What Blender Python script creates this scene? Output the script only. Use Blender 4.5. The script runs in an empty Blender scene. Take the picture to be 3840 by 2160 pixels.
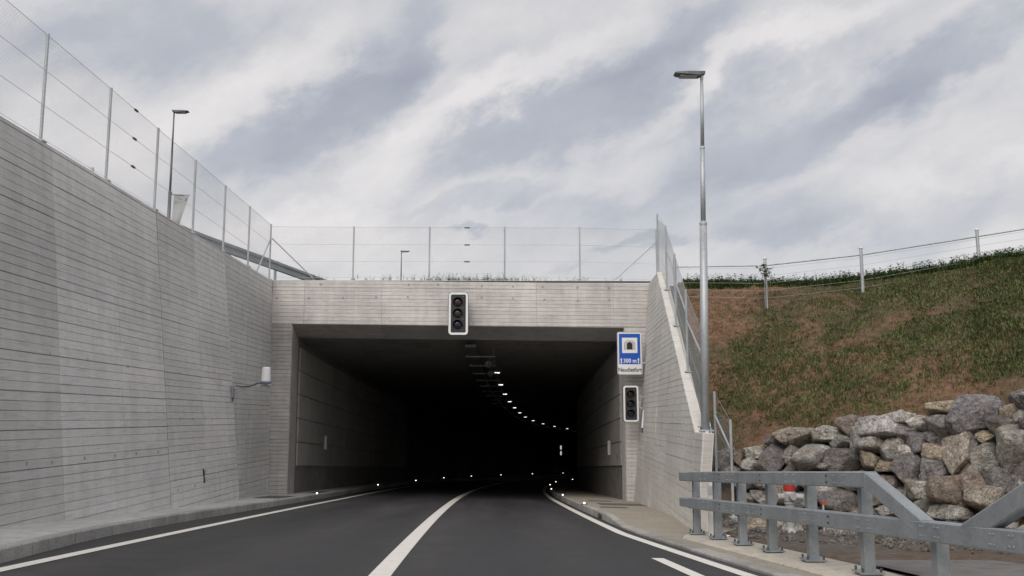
import bpy, bmesh, math, random
from mathutils import Vector, Matrix, noise
R = math.radians
PI = math.pi
scene = bpy.context.scene
col = scene.collection

# ------------------------------------------------------------------ camera
cam_d = bpy.data.cameras.new('camera')
cam = bpy.data.objects.new('camera', cam_d)
col.objects.link(cam)
cam.location = (0, 0, 1.0)
cam.rotation_euler = (R(90 + 7.91), 0, R(-0.845))
cam_d.sensor_width = 36
cam_d.lens = 32.84
cam_d.clip_start = 0.1
cam_d.clip_end = 3000
scene.camera = cam

# ------------------------------------------------------------------ sky and sun
SUN_EL, SUN_AZ = 42.0, 196.0      # azimuth clockwise from +Y: behind the camera, to the left
world = bpy.data.worlds.new('World')
scene.world = world
world.use_nodes = True
wn, wl = world.node_tree.nodes, world.node_tree.links
wn.clear()


def N(nodes, kind, **kw):
    n = nodes.new(kind)
    for k, v in kw.items():
        if k.startswith('i_'):
            n.inputs[k[2:]].default_value = v
        elif k.startswith('n'):
            n.inputs[int(k[1:])].default_value = v
        else:
            setattr(n, k, v)
    return n


def node_math(nodes, links, op, a, b=None, clamp=False):
    n = nodes.new('ShaderNodeMath'); n.operation = op; n.use_clamp = clamp
    for i, v in enumerate((a, b)):
        if v is None: continue
        if isinstance(v, (int, float)): n.inputs[i].default_value = v
        else: links.new(v, n.inputs[i])
    return n.outputs[0]


def ramp(nodes, links, fac, stops, interp='LINEAR'):
    n = nodes.new('ShaderNodeValToRGB')
    cr = n.color_ramp; cr.interpolation = interp
    while len(cr.elements) < len(stops): cr.elements.new(0.5)
    for e, (p, c) in zip(cr.elements, stops):
        e.position = p
        e.color = (c, c, c, 1) if isinstance(c, (int, float)) else (*c, 1)
    links.new(fac, n.inputs[0])
    return n.outputs[0]


def build_sky():
    out = N(wn, 'ShaderNodeOutputWorld'); bg = N(wn, 'ShaderNodeBackground')
    sky = N(wn, 'ShaderNodeTexSky', sky_type='NISHITA', sun_disc=False, sun_elevation=R(SUN_EL), sun_rotation=R(SUN_AZ))
    skm = N(wn, 'ShaderNodeMix', data_type='RGBA', blend_type='MULTIPLY'); skm.inputs[0].default_value = 1
    wl.new(sky.outputs[0], skm.inputs[6]); skm.inputs[7].default_value = (0.10, 0.10, 0.10, 1)
    tc = N(wn, 'ShaderNodeTexCoord'); sep = N(wn, 'ShaderNodeSeparateXYZ'); wl.new(tc.outputs['Generated'], sep.inputs[0])
    # cloud deck seen in azimuth and elevation (radians)
    az = node_math(wn, wl, 'ARCTAN2', sep.outputs[0], sep.outputs[1]); el = node_math(wn, wl, 'ARCSINE', sep.outputs[2])
    cb = N(wn, 'ShaderNodeCombineXYZ'); wl.new(az, cb.inputs[0]); wl.new(el, cb.inputs[1])
    # noise on the sphere of directions, stretched along the cloud rolls
    mp = N(wn, 'ShaderNodeMapping', vector_type='TEXTURE'); mp.inputs['Rotation'].default_value = (0, R(-24), 0); mp.inputs['Scale'].default_value = (1.45, 1.2, 0.80)
    wl.new(tc.outputs['Generated'], mp.inputs[0])

    def nz(scale, det, rough, vec): 
        n = N(wn, 'ShaderNodeTexNoise', i_Scale=scale, i_Detail=det, i_Roughness=rough); wl.new(vec, n.inputs['Vector']); return n
    w1 = nz(7.0, 6, 0.60, mp.outputs[0])
    wa = N(wn, 'ShaderNodeVectorMath', operation='MULTIPLY_ADD'); wl.new(w1.outputs['Color'], wa.inputs[0]); wa.inputs[1].default_value = (0.24, 0.17, 0); 
    off = N(wn, 'ShaderNodeVectorMath', operation='SUBTRACT'); wl.new(cb.outputs[0], off.inputs[0]); off.inputs[1].default_value = (0.12, 0.085, 0); wl.new(off.outputs[0], wa.inputs[2])
    big = nz(4.5, 4, 0.5, mp.outputs[0]); fine = nz(11.0, 7, 0.62, mp.outputs[0])
    s = node_math(wn, wl, 'ADD', node_math(wn, wl, 'MULTIPLY', big.outputs[0], 0.50), node_math(wn, wl, 'MULTIPLY', fine.outputs[0], 0.46))
    s = node_math(wn, wl, 'ADD', s, 0.03)
    for (x, y, lx, ly, a, k) in CLOUDS:      # azimuth, elevation, half length, half width, tilt (deg), shade
        e = N(wn, 'ShaderNodeMapping', vector_type='TEXTURE'); e.inputs['Location'].default_value = (x, y, 0); e.inputs['Rotation'].default_value = (0, 0, R(a)); e.inputs['Scale'].default_value = (lx, ly, 1)
        wl.new(wa.outputs[0], e.inputs[0])
        d = N(wn, 'ShaderNodeVectorMath', operation='LENGTH'); wl.new(e.outputs[0], d.inputs[0])
        r = N(wn, 'ShaderNodeMapRange', interpolation_type='SMOOTHSTEP'); r.inputs['From Min'].default_value = 0.35; r.inputs['From Max'].default_value = 1.38; r.inputs['To Min'].default_value = k; r.inputs['To Max'].default_value = 0
        wl.new(d.outputs['Value'], r.inputs['Value']); s = node_math(wn, wl, 'ADD', s, r.outputs[0])
    g = SKY_GAIN
    cloud = ramp(wn, wl, s, [(0.06, (0.335 * g, 0.36 * g, 0.425 * g)), (0.36, (0.465 * g, 0.484 * g, 0.535 * g)), (0.50, (0.60 * g, 0.60 * g, 0.622 * g)), (0.70, (0.765 * g, 0.738 * g, 0.735 * g))])
    low = ramp(wn, wl, sep.outputs[2], [(0.06, 0.35), (0.22, 0.0)])
    lm = N(wn, 'ShaderNodeMix', data_type='RGBA'); wl.new(low, lm.inputs[0]); wl.new(cloud, lm.inputs[6]); lm.inputs[7].default_value = (0.67 * g, 0.655 * g, 0.66 * g, 1)
    mix = N(wn, 'ShaderNodeMix', data_type='RGBA'); mix.inputs[0].default_value = 0.96
    wl.new(skm.outputs[2], mix.inputs[6]); wl.new(lm.outputs[2], mix.inputs[7])
    wl.new(mix.outputs[2], bg.inputs[0]); bg.inputs[1].default_value = 1.0
    wl.new(bg.outputs[0], out.inputs[0])


CLOUDS = [(-0.371, 0.378, 0.1342, 0.04916, 15, -0.200),
          (-0.181, 0.326, 0.1485, 0.03605, 36, -0.263),
          (-0.115, 0.393, 0.0759, 0.04479, 40, -0.126),
          (0.07, 0.323, 0.1881, 0.03824, 17, -0.240),
          (0.328, 0.291, 0.2332, 0.04916, 14, -0.215),
          (0.457, 0.335, 0.1342, 0.03168, 22, -0.163),
          (0.207, 0.388, 0.1166, 0.02622, 20, -0.151),
          (0.398, 0.204, 0.2332, 0.03605, 3, -0.151),
          (-0.031, 0.232, 0.1034, 0.01202, 12, -0.112),
          (-0.045, 0.204, 0.022, 0.006555, 0, -0.163),
          (0.149, 0.176, 0.0495, 0.00874, 4, -0.151),
          (0.062, 0.155, 0.0264, 0.007647, 0, -0.101),
          (0.286, 0.177, 0.0803, 0.01529, 3, -0.101),
          (-0.284, 0.317, 0.1403, 0.03574, 38, 0.104),
          (-0.102, 0.286, 0.15525, 0.02465, 34, 0.135),
          (0.053, 0.377, 0.1219, 0.02218, 28, 0.097),
          (0.29, 0.36, 0.15525, 0.01972, 25, 0.161),
          (0.457, 0.299, 0.1127, 0.01849, 20, 0.120),
          (0.129, 0.256, 0.07935, 0.01972, 8, 0.097),
          (-0.205, 0.196, 0.08395, 0.03574, 10, 0.097),
          (-0.446, 0.268, 0.07475, 0.02958, 20, 0.065),
          (0.444, 0.229, 0.1219, 0.01972, 8, 0.081),
          (0.266, 0.236, 0.08395, 0.01972, 5, 0.065)]
SKY_GAIN = 0.79
build_sky()
sun_d = bpy.data.lights.new('sun', 'SUN')
sun_d.energy = 1.5
sun_d.angle = R(45)
sun_d.color = (1.0, 0.93, 0.86)
sun = bpy.data.objects.new('sun', sun_d)
col.objects.link(sun)
_sd = Vector((math.sin(R(SUN_AZ)) * math.cos(R(SUN_EL)), math.cos(R(SUN_AZ)) * math.cos(R(SUN_EL)), math.sin(R(SUN_EL))))
sun.rotation_euler = _sd.to_track_quat('Z', 'Y').to_euler()
sun.location = _sd * 60
vs = scene.view_settings
vs.view_transform = 'Standard'; vs.look = 'None'; vs.gamma = 1.0; vs.exposure = 0.42; vs.use_curve_mapping = False
scene.render.engine = 'CYCLES'
scene.cycles.use_denoising = True
scene.cycles.max_bounces = 6
scene.cycles.diffuse_bounces = 3
scene.cycles.glossy_bounces = 2
scene.cycles.use_adaptive_sampling = True
scene.cycles.adaptive_threshold = 0.015

rnd = random.Random(7)


# ------------------------------------------------------------------ materials
class Mat:
    def __init__(s, name, rough=0.8, metal=0.0, spec=0.3):
        s.m = bpy.data.materials.new(name); s.m.use_nodes = True
        s.n, s.l = s.m.node_tree.nodes, s.m.node_tree.links
        s.b = s.n['Principled BSDF']
        s.b.inputs['Roughness'].default_value = rough; s.b.inputs['Metallic'].default_value = metal
        s.b.inputs['Specular IOR Level'].default_value = spec
        s.pos = s.n.new('ShaderNodeNewGeometry').outputs['Position']

    def noise(s, scale, detail=4, rough=0.55, sc=(1, 1, 1), off=(0, 0, 0), src=None):
        mp = s.n.new('ShaderNodeMapping'); mp.inputs['Scale'].default_value = sc; mp.inputs['Location'].default_value = off
        s.l.new(src or s.pos, mp.inputs[0])
        t = s.n.new('ShaderNodeTexNoise'); t.inputs['Scale'].default_value = scale; t.inputs['Detail'].default_value = detail; t.inputs['Roughness'].default_value = rough
        s.l.new(mp.outputs[0], t.inputs['Vector'])
        return t.outputs[0]

    def ramp(s, f, stops): return ramp(s.n, s.l, f, stops)

    def mix(s, f, a, b, mode='MIX'):
        n = s.n.new('ShaderNodeMix'); n.data_type = 'RGBA'; n.blend_type = mode
        for i, v in ((0, f), (6, a), (7, b)):
            if isinstance(v, (int, float)): n.inputs[i].default_value = v if i == 0 else (v, v, v, 1)
            elif isinstance(v, tuple): n.inputs[i].default_value = (*v, 1)
            else: s.l.new(v, n.inputs[i])
        return n.outputs[2]

    def math(s, op, a, b=None, clamp=False): return node_math(s.n, s.l, op, a, b, clamp)

    def color(s, c):
        if isinstance(c, tuple): s.b.inputs['Base Color'].default_value = (*c, 1)
        else: s.l.new(c, s.b.inputs['Base Color'])
        return s

    def rough(s, f): s.l.new(f, s.b.inputs['Roughness']); return s

    def bump(s, f, strength=0.3, dist=0.01):
        b = s.n.new('ShaderNodeBump'); b.inputs['Strength'].default_value = strength; b.inputs['Distance'].default_value = dist
        s.l.new(f, b.inputs['Height']); s.l.new(b.outputs[0], s.b.inputs['Normal']); return s

    def emit(s, c, k): s.b.inputs['Emission Color'].default_value = (*c, 1); s.b.inputs['Emission Strength'].default_value = k; return s

    def objcol(s): return s.n.new('ShaderNodeObjectInfo').outputs['Color']


M = {}


def concrete(name, c, tint=True, grain=(1.2, 1.2, 16), var=0.22):
    m = Mat(name, 0.88, 0, 0.25)
    a = m.noise(0.45, 3, 0.65); b = m.noise(2.2, 5, 0.7, grain); d = m.noise(1.5, 4, 0.65, (2.4, 2.4, 0.22), (3, 1, 0)); e = m.noise(38, 2, 0.7); p = m.noise(3.2, 4, 0.7, (1, 1, 1), (7, 2, 5))
    f = m.math('ADD', m.math('ADD', m.math('MULTIPLY', a, 0.26), m.math('MULTIPLY', b, 0.30)), m.math('ADD', m.math('MULTIPLY', d, 0.18), m.math('ADD', m.math('MULTIPLY', e, 0.12), m.math('MULTIPLY', p, 0.14))))
    lo = tuple(v * (1 - var) for v in c); hi = tuple(min(1, v * (1 + var)) for v in c)
    cc = m.ramp(f, [(0.40, lo), (0.5, c), (0.60, hi)])
    # thin dark streaks where the boards bled
    st = m.ramp(m.noise(2.0, 4, 0.7, (grain[0] * 0.7, grain[1] * 0.7, grain[2] * 2.2), (1, 5, 2)), [(0.30, 0.62), (0.42, 1.0)])
    cc = m.mix(1.0, cc, st, 'MULTIPLY')
    if tint: cc = m.mix(1.0, cc, m.objcol(), 'MULTIPLY')
    h = m.math('ADD', m.math('MULTIPLY', b, 0.7), m.math('MULTIPLY', e, 0.3))
    m.color(cc).bump(h, 0.5, 0.014)
    M[name] = m.m


def plain(name, c, rough=0.6, metal=0.0, var=0.12, scale=6, spec=0.4, bump=0.0):
    m = Mat(name, rough, metal, spec)
    f = m.noise(scale, 5, 0.6)
    m.color(m.ramp(f, [(0.3, tuple(v * (1 - var) for v in c)), (0.7, tuple(min(1, v * (1 + var)) for v in c))]))
    if bump: m.bump(m.noise(scale * 8, 3), bump, 0.005)
    M[name] = m.m


concrete('wall_concrete', (0.64, 0.63, 0.612), var=0.17)
concrete('portal_concrete', (0.57, 0.545, 0.525), var=0.26)
concrete('wing_concrete', (0.66, 0.64, 0.595), var=0.16)
concrete('joint_concrete', (0.36, 0.35, 0.34), tint=False)
concrete('wall_joint', (0.27, 0.265, 0.26), tint=False)
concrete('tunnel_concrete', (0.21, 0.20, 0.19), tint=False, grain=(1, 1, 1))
concrete('panel_concrete', (0.36, 0.345, 0.325), grain=(1, 1, 1), var=0.10)
concrete('walk_concrete', (0.47, 0.465, 0.455), tint=False, grain=(3, 3, 3))
concrete('kerb_concrete', (0.37, 0.365, 0.355), grain=(14, 14, 14), var=0.42)
concrete('plinth_concrete', (0.52, 0.48, 0.41), tint=False, grain=(3, 3, 3))
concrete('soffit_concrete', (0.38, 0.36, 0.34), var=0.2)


def special_materials():
    m = Mat('asphalt', 0.72, 0, 0.35)
    a = m.noise(0.9, 4, 0.6, (1, 0.10, 1)); b = m.noise(140, 3, 0.75); c = m.noise(2.2, 6, 0.7)
    sp = m.n.new('ShaderNodeSeparateXYZ'); m.l.new(m.pos, sp.inputs[0])
    wv = m.math('SINE', m.math('MULTIPLY', m.math('ADD', sp.outputs[0], 1.3), 3.6))
    f = m.math('ADD', m.math('ADD', m.math('MULTIPLY', a, 0.46), m.math('MULTIPLY', wv, 0.030)), m.math('ADD', m.math('MULTIPLY', b, 0.32), m.math('MULTIPLY', c, 0.22)))
    m.color(m.ramp(f, [(0.38, (0.028, 0.027, 0.030)), (0.50, (0.042, 0.041, 0.043)), (0.64, (0.072, 0.069, 0.070))])).bump(b, 0.6, 0.005).rough(m.ramp(a, [(0.35, 0.62), (0.65, 0.85)]))
    M['asphalt'] = m.m
    m = Mat('line_paint', 0.6, 0, 0.4)
    f = m.noise(9, 6, 0.7); g = m.noise(70, 2)
    m.color(m.ramp(m.math('ADD', m.math('MULTIPLY', f, 0.6), m.math('MULTIPLY', g, 0.4)), [(0.30, (0.45, 0.44, 0.41)), (0.46, (0.76, 0.74, 0.69)), (0.7, (0.84, 0.82, 0.77))])).bump(g, 0.3, 0.003)
    M['line_paint'] = m.m
    # galvanised steel: spangled, dull
    for nm, c, r in (('galvanised', (0.47, 0.50, 0.52), 0.5), ('rail_steel', (0.345, 0.372, 0.392), 0.58), ('dark_steel', (0.16, 0.165, 0.17), 0.5)):
        m = Mat(nm, r, 0.45, 0.5)
        f = m.noise(30, 4, 0.7); g = m.noise(2.5, 4, 0.6, (1, 1, 0.5))
        k = m.math('ADD', m.math('MULTIPLY', f, 0.5), m.math('MULTIPLY', g, 0.5))
        m.color(m.ramp(k, [(0.3, tuple(v * 0.66 for v in c)), (0.5, tuple(v * 0.98 for v in c)), (0.7, tuple(v * 1.28 for v in c))])).rough(m.ramp(f, [(0.3, r - 0.1), (0.7, r + 0.15)]))
        M[nm] = m.m
    # bare earth of the embankment
    m = Mat('earth', 0.95, 0, 0.15)
    a = m.noise(0.42, 4, 0.6, (1, 1, 1), (4.2, 0, 1.3)); b = m.noise(5, 7, 0.7); c = m.noise(28, 4, 0.7)
    red = m.ramp(b, [(0.3, (0.11, 0.062, 0.040)), (0.55, (0.240, 0.140, 0.090)), (0.75, (0.34, 0.225, 0.155))])
    dark = m.ramp(b, [(0.3, (0.062, 0.054, 0.030)), (0.6, (0.128, 0.108, 0.060)), (0.78, (0.22, 0.17, 0.11))])
    sx = m.n.new('ShaderNodeSeparateXYZ'); m.l.new(m.pos, sx.inputs[0])      # the red subsoil was cut open next to the wing wall
    near = m.ramp(m.math('DIVIDE', sx.outputs[0], 20.0), [(0.36, 0.16), (0.56, 0.0)])
    m.color(m.mix(m.ramp(m.math('ADD', a, m.math('SUBTRACT', near, 0.08)), [(0.46, 0.0), (0.62, 0.95)]), dark, red)).bump(m.math('ADD', m.math('MULTIPLY', b, 0.6), m.math('MULTIPLY', c, 0.4)), 1.0, 0.08)
    M['earth'] = m.m
    m = Mat('gravel_ground', 0.95, 0, 0.15)
    a = m.noise(0.7, 4, 0.6); b = m.noise(9, 6, 0.7); c = m.noise(60, 3, 0.7)
    f = m.math('ADD', m.math('MULTIPLY', b, 0.5), m.math('MULTIPLY', c, 0.5))
    grey = m.ramp(f, [(0.34, (0.07, 0.065, 0.06)), (0.66, (0.30, 0.28, 0.25))]); red = m.ramp(f, [(0.34, (0.08, 0.055, 0.042)), (0.66, (0.31, 0.235, 0.18))])
    m.color(m.mix(m.ramp(a, [(0.42, 0.0), (0.58, 1.0)]), grey, red)).bump(f, 1.0, 0.08)
    M['gravel_ground'] = m.m
    m = Mat('verge_grit', 0.95, 0, 0.2)
    a = m.noise(1.1, 4, 0.6); b = m.noise(14, 6, 0.7); c = m.noise(90, 2, 0.7)
    f = m.math('ADD', m.math('MULTIPLY', b, 0.5), m.math('MULTIPLY', c, 0.5))
    m.color(m.mix(m.ramp(a, [(0.40, 0.0), (0.62, 1.0)]), m.ramp(f, [(0.3, (0.24, 0.22, 0.185)), (0.7, (0.47, 0.435, 0.37))]), m.ramp(f, [(0.3, (0.23, 0.20, 0.16)), (0.7, (0.43, 0.385, 0.325))]))).bump(f, 0.6, 0.02)
    M['verge_grit'] = m.m
    # limestone boulders, colour of each from its own tint
    m = Mat('boulder_stone', 0.92, 0, 0.2)
    tcn = m.n.new('ShaderNodeTexCoord').outputs['Object']
    a = m.noise(1.6, 5, 0.65); b = m.noise(9, 8, 0.75); c = m.noise(36, 4, 0.75)
    f = m.math('ADD', m.math('MULTIPLY', a, 0.28), m.math('ADD', m.math('MULTIPLY', b, 0.47), m.math('MULTIPLY', c, 0.25)))
    k = m.ramp(f, [(0.36, 0.42), (0.47, 0.80), (0.54, 1.10), (0.62, 1.75)])
    cc = m.mix(1.0, m.objcol(), k, 'MULTIPLY')
    crk = m.math('ABSOLUTE', m.math('SUBTRACT', m.noise(6.5, 5, 0.6, (1, 1, 1.6), (2, 8, 3)), 0.5))
    ck = m.ramp(crk, [(0.0, 0.45), (0.03, 1.0)])
    cc = m.mix(1.0, cc, ck, 'MULTIPLY')
    stain = m.ramp(m.noise(2.4, 5, 0.6, (1, 1, 1), (9, 3, 1)), [(0.52, 0.0), (0.68, 0.55)])
    m.color(m.mix(stain, cc, (0.30, 0.22, 0.14))).bump(m.math('ADD', m.math('ADD', m.math('MULTIPLY', b, 0.7), m.math('MULTIPLY', c, 0.3)), m.math('MULTIPLY', ck, 0.25)), 1.0, 0.10)
    M['boulder_stone'] = m.m
    # leaves
    for nm, c0, c1, c2 in (('grass_green', (0.058, 0.080, 0.024), (0.100, 0.132, 0.040), (0.165, 0.195, 0.072)), ('grass_dry', (0.11, 0.085, 0.042), (0.18, 0.14, 0.078), (0.26, 0.21, 0.125)),
                           ('leaf_green', (0.058, 0.100, 0.030), (0.100, 0.165, 0.050), (0.155, 0.225, 0.080))):
        m = Mat(nm, 0.7, 0, 0.25)
        f = m.noise(1.3, 4, 0.6); g = m.noise(22, 3, 0.6)
        k = m.math('ADD', m.math('MULTIPLY', f, 0.55), m.math('MULTIPLY', g, 0.45))
        m.color(m.ramp(k, [(0.34, c0), (0.5, c1), (0.66, c2)]))
        M[nm] = m.m
    for nm, c, k in (('tunnel_light', (1.0, 0.98, 0.95), 2.2), ('kerb_light', (1.0, 0.99, 0.95), 2.2), ('exit_light', (0.95, 1.0, 0.98), 0.4)):
        m = Mat(nm, 0.4); m.color((0.8, 0.8, 0.8)).emit(c, k); M[nm] = m.m
    for nm, c in (('lens_red', (0.026, 0.008, 0.009)), ('lens_amber', (0.020, 0.016, 0.011)), ('lens_green', (0.010, 0.013, 0.026))):
        m = Mat(nm, 0.18, 0, 0.6); f = m.noise(90, 2); m.color(m.ramp(f, [(0.3, tuple(v * .7 for v in c)), (0.7, tuple(v * 1.3 for v in c))])); M[nm] = m.m


special_materials()
plain('mesh_wire', (0.40, 0.41, 0.42), 0.5, 0.5)
plain('signal_white', (0.80, 0.80, 0.80), 0.45, var=0.05)
plain('signal_black', (0.028, 0.029, 0.032), 0.5, var=0.2)
plain('sign_grey', (0.50, 0.50, 0.51), 0.5, var=0.06)
plain('sign_blue', (0.012, 0.095, 0.46), 0.4, var=0.06)
plain('sign_white', (0.78, 0.78, 0.79), 0.45, var=0.04)
plain('sign_ink', (0.020, 0.021, 0.024), 0.5, var=0.1)
plain('cover_white', (0.72, 0.72, 0.73), 0.45, var=0.05)
plain('cover_blue', (0.12, 0.15, 0.24), 0.5)
plain('cable_black', (0.02, 0.02, 0.02), 0.6)
plain('cover_plate', (0.12, 0.115, 0.11), 0.8, var=0.2, bump=0.3)
plain('hydrant_red', (0.42, 0.032, 0.024), 0.45, var=0.15)
plain('hydrant_grey', (0.42, 0.43, 0.43), 0.55, 0.2)
plain('banner_cloth', (0.44, 0.45, 0.45), 0.85, var=0.06)
plain('banner_print', (0.34, 0.36, 0.38), 0.85)
plain('banner_mark', (0.20, 0.21, 0.25), 0.85)
plain('worn_asphalt', (0.15, 0.145, 0.14), 0.9, var=0.3, scale=3, bump=0.4)
plain('bark', (0.10, 0.075, 0.05), 0.9, var=0.3)
plain('post_white', (0.72, 0.72, 0.70), 0.6, var=0.08)
plain('bolt_dark', (0.10, 0.11, 0.12), 0.5, 0.4)
plain('orange_red', (0.55, 0.06, 0.03), 0.5)
plain('far_turf', (0.075, 0.085, 0.035), 0.95, var=0.35, scale=0.6, bump=0.5)


# ------------------------------------------------------------------ mesh helpers
class MB:
    def __init__(s): s.v = []; s.f = []

    def add(s, vs, fs):
        o = len(s.v); s.v += [tuple(q) for q in vs]; s.f += [tuple(i + o for i in q) for q in fs]; return s

    def hexa(s, lo, hi):           # two loops of n points each
        n = len(lo)
        fs = [tuple(range(n - 1, -1, -1)), tuple(range(n, 2 * n))] + [(i, (i + 1) % n, n + (i + 1) % n, n + i) for i in range(n)]
        return s.add(list(lo) + list(hi), fs)

    def box(s, x0, x1, y0, y1, z0, z1):
        return s.hexa([(x0, y0, z0), (x1, y0, z0), (x1, y1, z0), (x0, y1, z0)], [(x0, y0, z1), (x1, y0, z1), (x1, y1, z1), (x0, y1, z1)])

    def tube(s, a, b, r0, r1=None, n=8, cap=True):
        a, b = Vector(a), Vector(b); r1 = r0 if r1 is None else r1
        d = (b - a).normalized(); e = d.orthogonal().normalized(); f = d.cross(e)
        ring = lambda c, r: [c + (e * math.cos(2 * PI * i / n) + f * math.sin(2 * PI * i / n)) * r for i in range(n)]
        o = len(s.v); s.v += [tuple(q) for q in ring(a, r0) + ring(b, r1)]
        s.f += [(o + i, o + (i + 1) % n, o + n + (i + 1) % n, o + n + i) for i in range(n)]
        if cap: s.f += [tuple(o + i for i in range(n - 1, -1, -1)), tuple(o + n + i for i in range(n))]
        return s

    def beam(s, a, b, w, h, up=(0, 0, 1), ch=0.012):   # bar with chamfered long edges, w across, h along up
        a, b = Vector(a), Vector(b); d = (b - a).normalized(); sd = d.cross(Vector(up)).normalized(); u = sd.cross(d)
        P = [(-w / 2 + ch, -h / 2), (w / 2 - ch, -h / 2), (w / 2, -h / 2 + ch), (w / 2, h / 2 - ch), (w / 2 - ch, h / 2), (-w / 2 + ch, h / 2), (-w / 2, h / 2 - ch), (-w / 2, -h / 2 + ch)]
        return s.hexa([a + sd * x + u * z for x, z in P], [b + sd * x + u * z for x, z in P])

    def lathe(s, c, prof, n=14, axis=(0, 0, 1)):
        c = Vector(c); ax = Vector(axis).normalized(); e = ax.orthogonal().normalized(); f = ax.cross(e)
        o = len(s.v)
        for r, h in prof:
            for i in range(n):
                t = 2 * PI * i / n; s.v.append(tuple(c + ax * h + (e * math.cos(t) + f * math.sin(t)) * max(r, 1e-4)))
        for k in range(len(prof) - 1):
            for i in range(n): s.f.append((o + k * n + i, o + k * n + (i + 1) % n, o + (k + 1) * n + (i + 1) % n, o + (k + 1) * n + i))
        s.f.append(tuple(o + i for i in range(n - 1, -1, -1))); s.f.append(tuple(o + (len(prof) - 1) * n + i for i in range(n)))
        return s

    def grid(s, rows):             # rows of points -> sheet
        o = len(s.v); n = len(rows[0])
        for r in rows: s.v += [tuple(q) for q in r]
        for i in range(len(rows) - 1):
            for j in range(n - 1): s.f.append((o + i * n + j, o + i * n + j + 1, o + (i + 1) * n + j + 1, o + (i + 1) * n + j))
        return s

    def mesh(s, name, mat, smooth=False):
        me = bpy.data.meshes.new(name); me.from_pydata(s.v, [], s.f); me.materials.append(M[mat] if isinstance(mat, str) else mat)
        if smooth: me.polygons.foreach_set('use_smooth', [True] * len(me.polygons))
        me.update(); return me

    def build(s, name, mat, parent=None, smooth=False, color=None):
        o = bpy.data.objects.new(name, s.mesh(name, mat, smooth)); col.objects.link(o)
        if parent is not None:
            o.parent = parent; o.matrix_parent_inverse = wm(parent).inverted()
        if color: o.color = color
        return o


def wm(o):
    m = o.matrix_basis.copy()
    while o.parent is not None:
        m = o.parent.matrix_basis @ o.matrix_parent_inverse @ m; o = o.parent
    return m


def fix_normals(o):
    bm = bmesh.new(); bm.from_mesh(o.data); bmesh.ops.recalc_face_normals(bm, faces=bm.faces); bm.to_mesh(o.data); bm.free(); return o


def tag(o, label, cat, group=None):
    o['label'] = label; o['category'] = cat
    if group: o['group'] = group
    return o


def thing(name, label, cat, loc=(0, 0, 0), group=None):
    o = bpy.data.objects.new(name, None); col.objects.link(o); o.location = loc; o.empty_display_size = 0.2
    return tag(o, label, cat, group)


def structure(o, label=None):
    o['kind'] = 'structure'
    if label: o['label'] = label
    return o


def interp(pts, y):
    if y <= pts[0][0]: return pts[0][1]
    for (a, p), (b, q) in zip(pts, pts[1:]):
        if y <= b: return p + (q - p) * (y - a) / (b - a)
    return pts[-1][1]


# ------------------------------------------------------------------ road geometry (metres; the road falls 5.35 % into the underpass, banked to the right)
def C(y):                                           # centre line
    return -1.40 + (0.00115 * (y - 30) ** 2 + 0.003 * max(0, y - 72) ** 2 * (1 if y < 130 else 1) if y > 30 else 0.00065 * (30 - y) ** 2 if y > -5 else 0.00065 * 35 ** 2 + 0.04 * (-5 - y) * 0)


def bank(y): return 0.022 if y < 30 else min(0.05, 0.022 + 0.0007 * (y - 30))


def rz(x, y):
    f = -0.0535 * y + (5.0e-5 * (y - 60) ** 2 if y > 60 else 0)
    return f - bank(y) * (x - (C(y) + 0.2))


def lkerb(y): return interp([(-60, -4.6), (6, -4.6), (9.2, -4.82), (11.5, -5.18), (13.8, -5.40), (17, -5.50), (21, -5.52), (30, -5.50)], y) if y < 30 else C(y) - 4.10


def rline(y): return C(y) + 3.36 + (max(0, 16 - y) * 0.055 if y > -10 else 1.43)


def ys(a, b, st):
    n = max(1, int(round((b - a) / st))); return [a + (b - a) * i / n for i in range(n + 1)]


def sweep_sheet(name, mat, y0, y1, st, xa, xb, dz, nx=1):
    m = MB(); m.grid([[(xa(y) + (xb(y) - xa(y)) * j / nx, y, rz(xa(y) + (xb(y) - xa(y)) * j / nx, y) + dz) for j in range(nx + 1)] for y in ys(y0, y1, st)])
    return m.build(name, mat)


road = structure(sweep_sheet('road', 'asphalt', -90, 190, 1.5, lambda y: C(y) - 5.6, lambda y: C(y) + (5.2 if y < 16 else 4.2), 0, 8), 'dark asphalt road falling into the tunnel')
LINE_W = 0.10


def line_marking(name, label, y0, y1, xf, w):
    return structure(sweep_sheet(name, 'line_paint', y0, y1, 0.7, lambda y: xf(y) - w, lambda y: xf(y) + w, 0.006), label)


line_marking('centre_line_marking', 'solid white centre line curving into the tunnel', -60, 150, C, 0.105)
line_marking('edge_line_marking', 'white edge line beside the kerb under the tall wall', -60, 150, lambda y: C(y) - 3.50, 0.085)
line_marking('edge_line_marking', 'white edge line beside the verge and guardrail', -60, 150, rline, 0.085)
line_marking('lane_dash_marking', 'short white dash beside the verge edge line', 5.6, 11.6, lambda y: 2.03 - 0.045 * (y - 9.3), 0.075)

# walkways and kerbs
wl_ = structure(sweep_sheet('walkway', 'walk_concrete', -20, 150, 1.5, lambda y: C(y) - 5.6 if y > 30 else -6.9 + (-0.35 if y > 23.9 else 0), lambda y: lkerb(y) - 0.14, 0.128, 2), 'concrete walkway at the foot of the tall wall')
lk = bpy.data.objects.new('kerb', None); col.objects.link(lk); structure(lk, 'concrete kerb between walkway and road')


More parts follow.
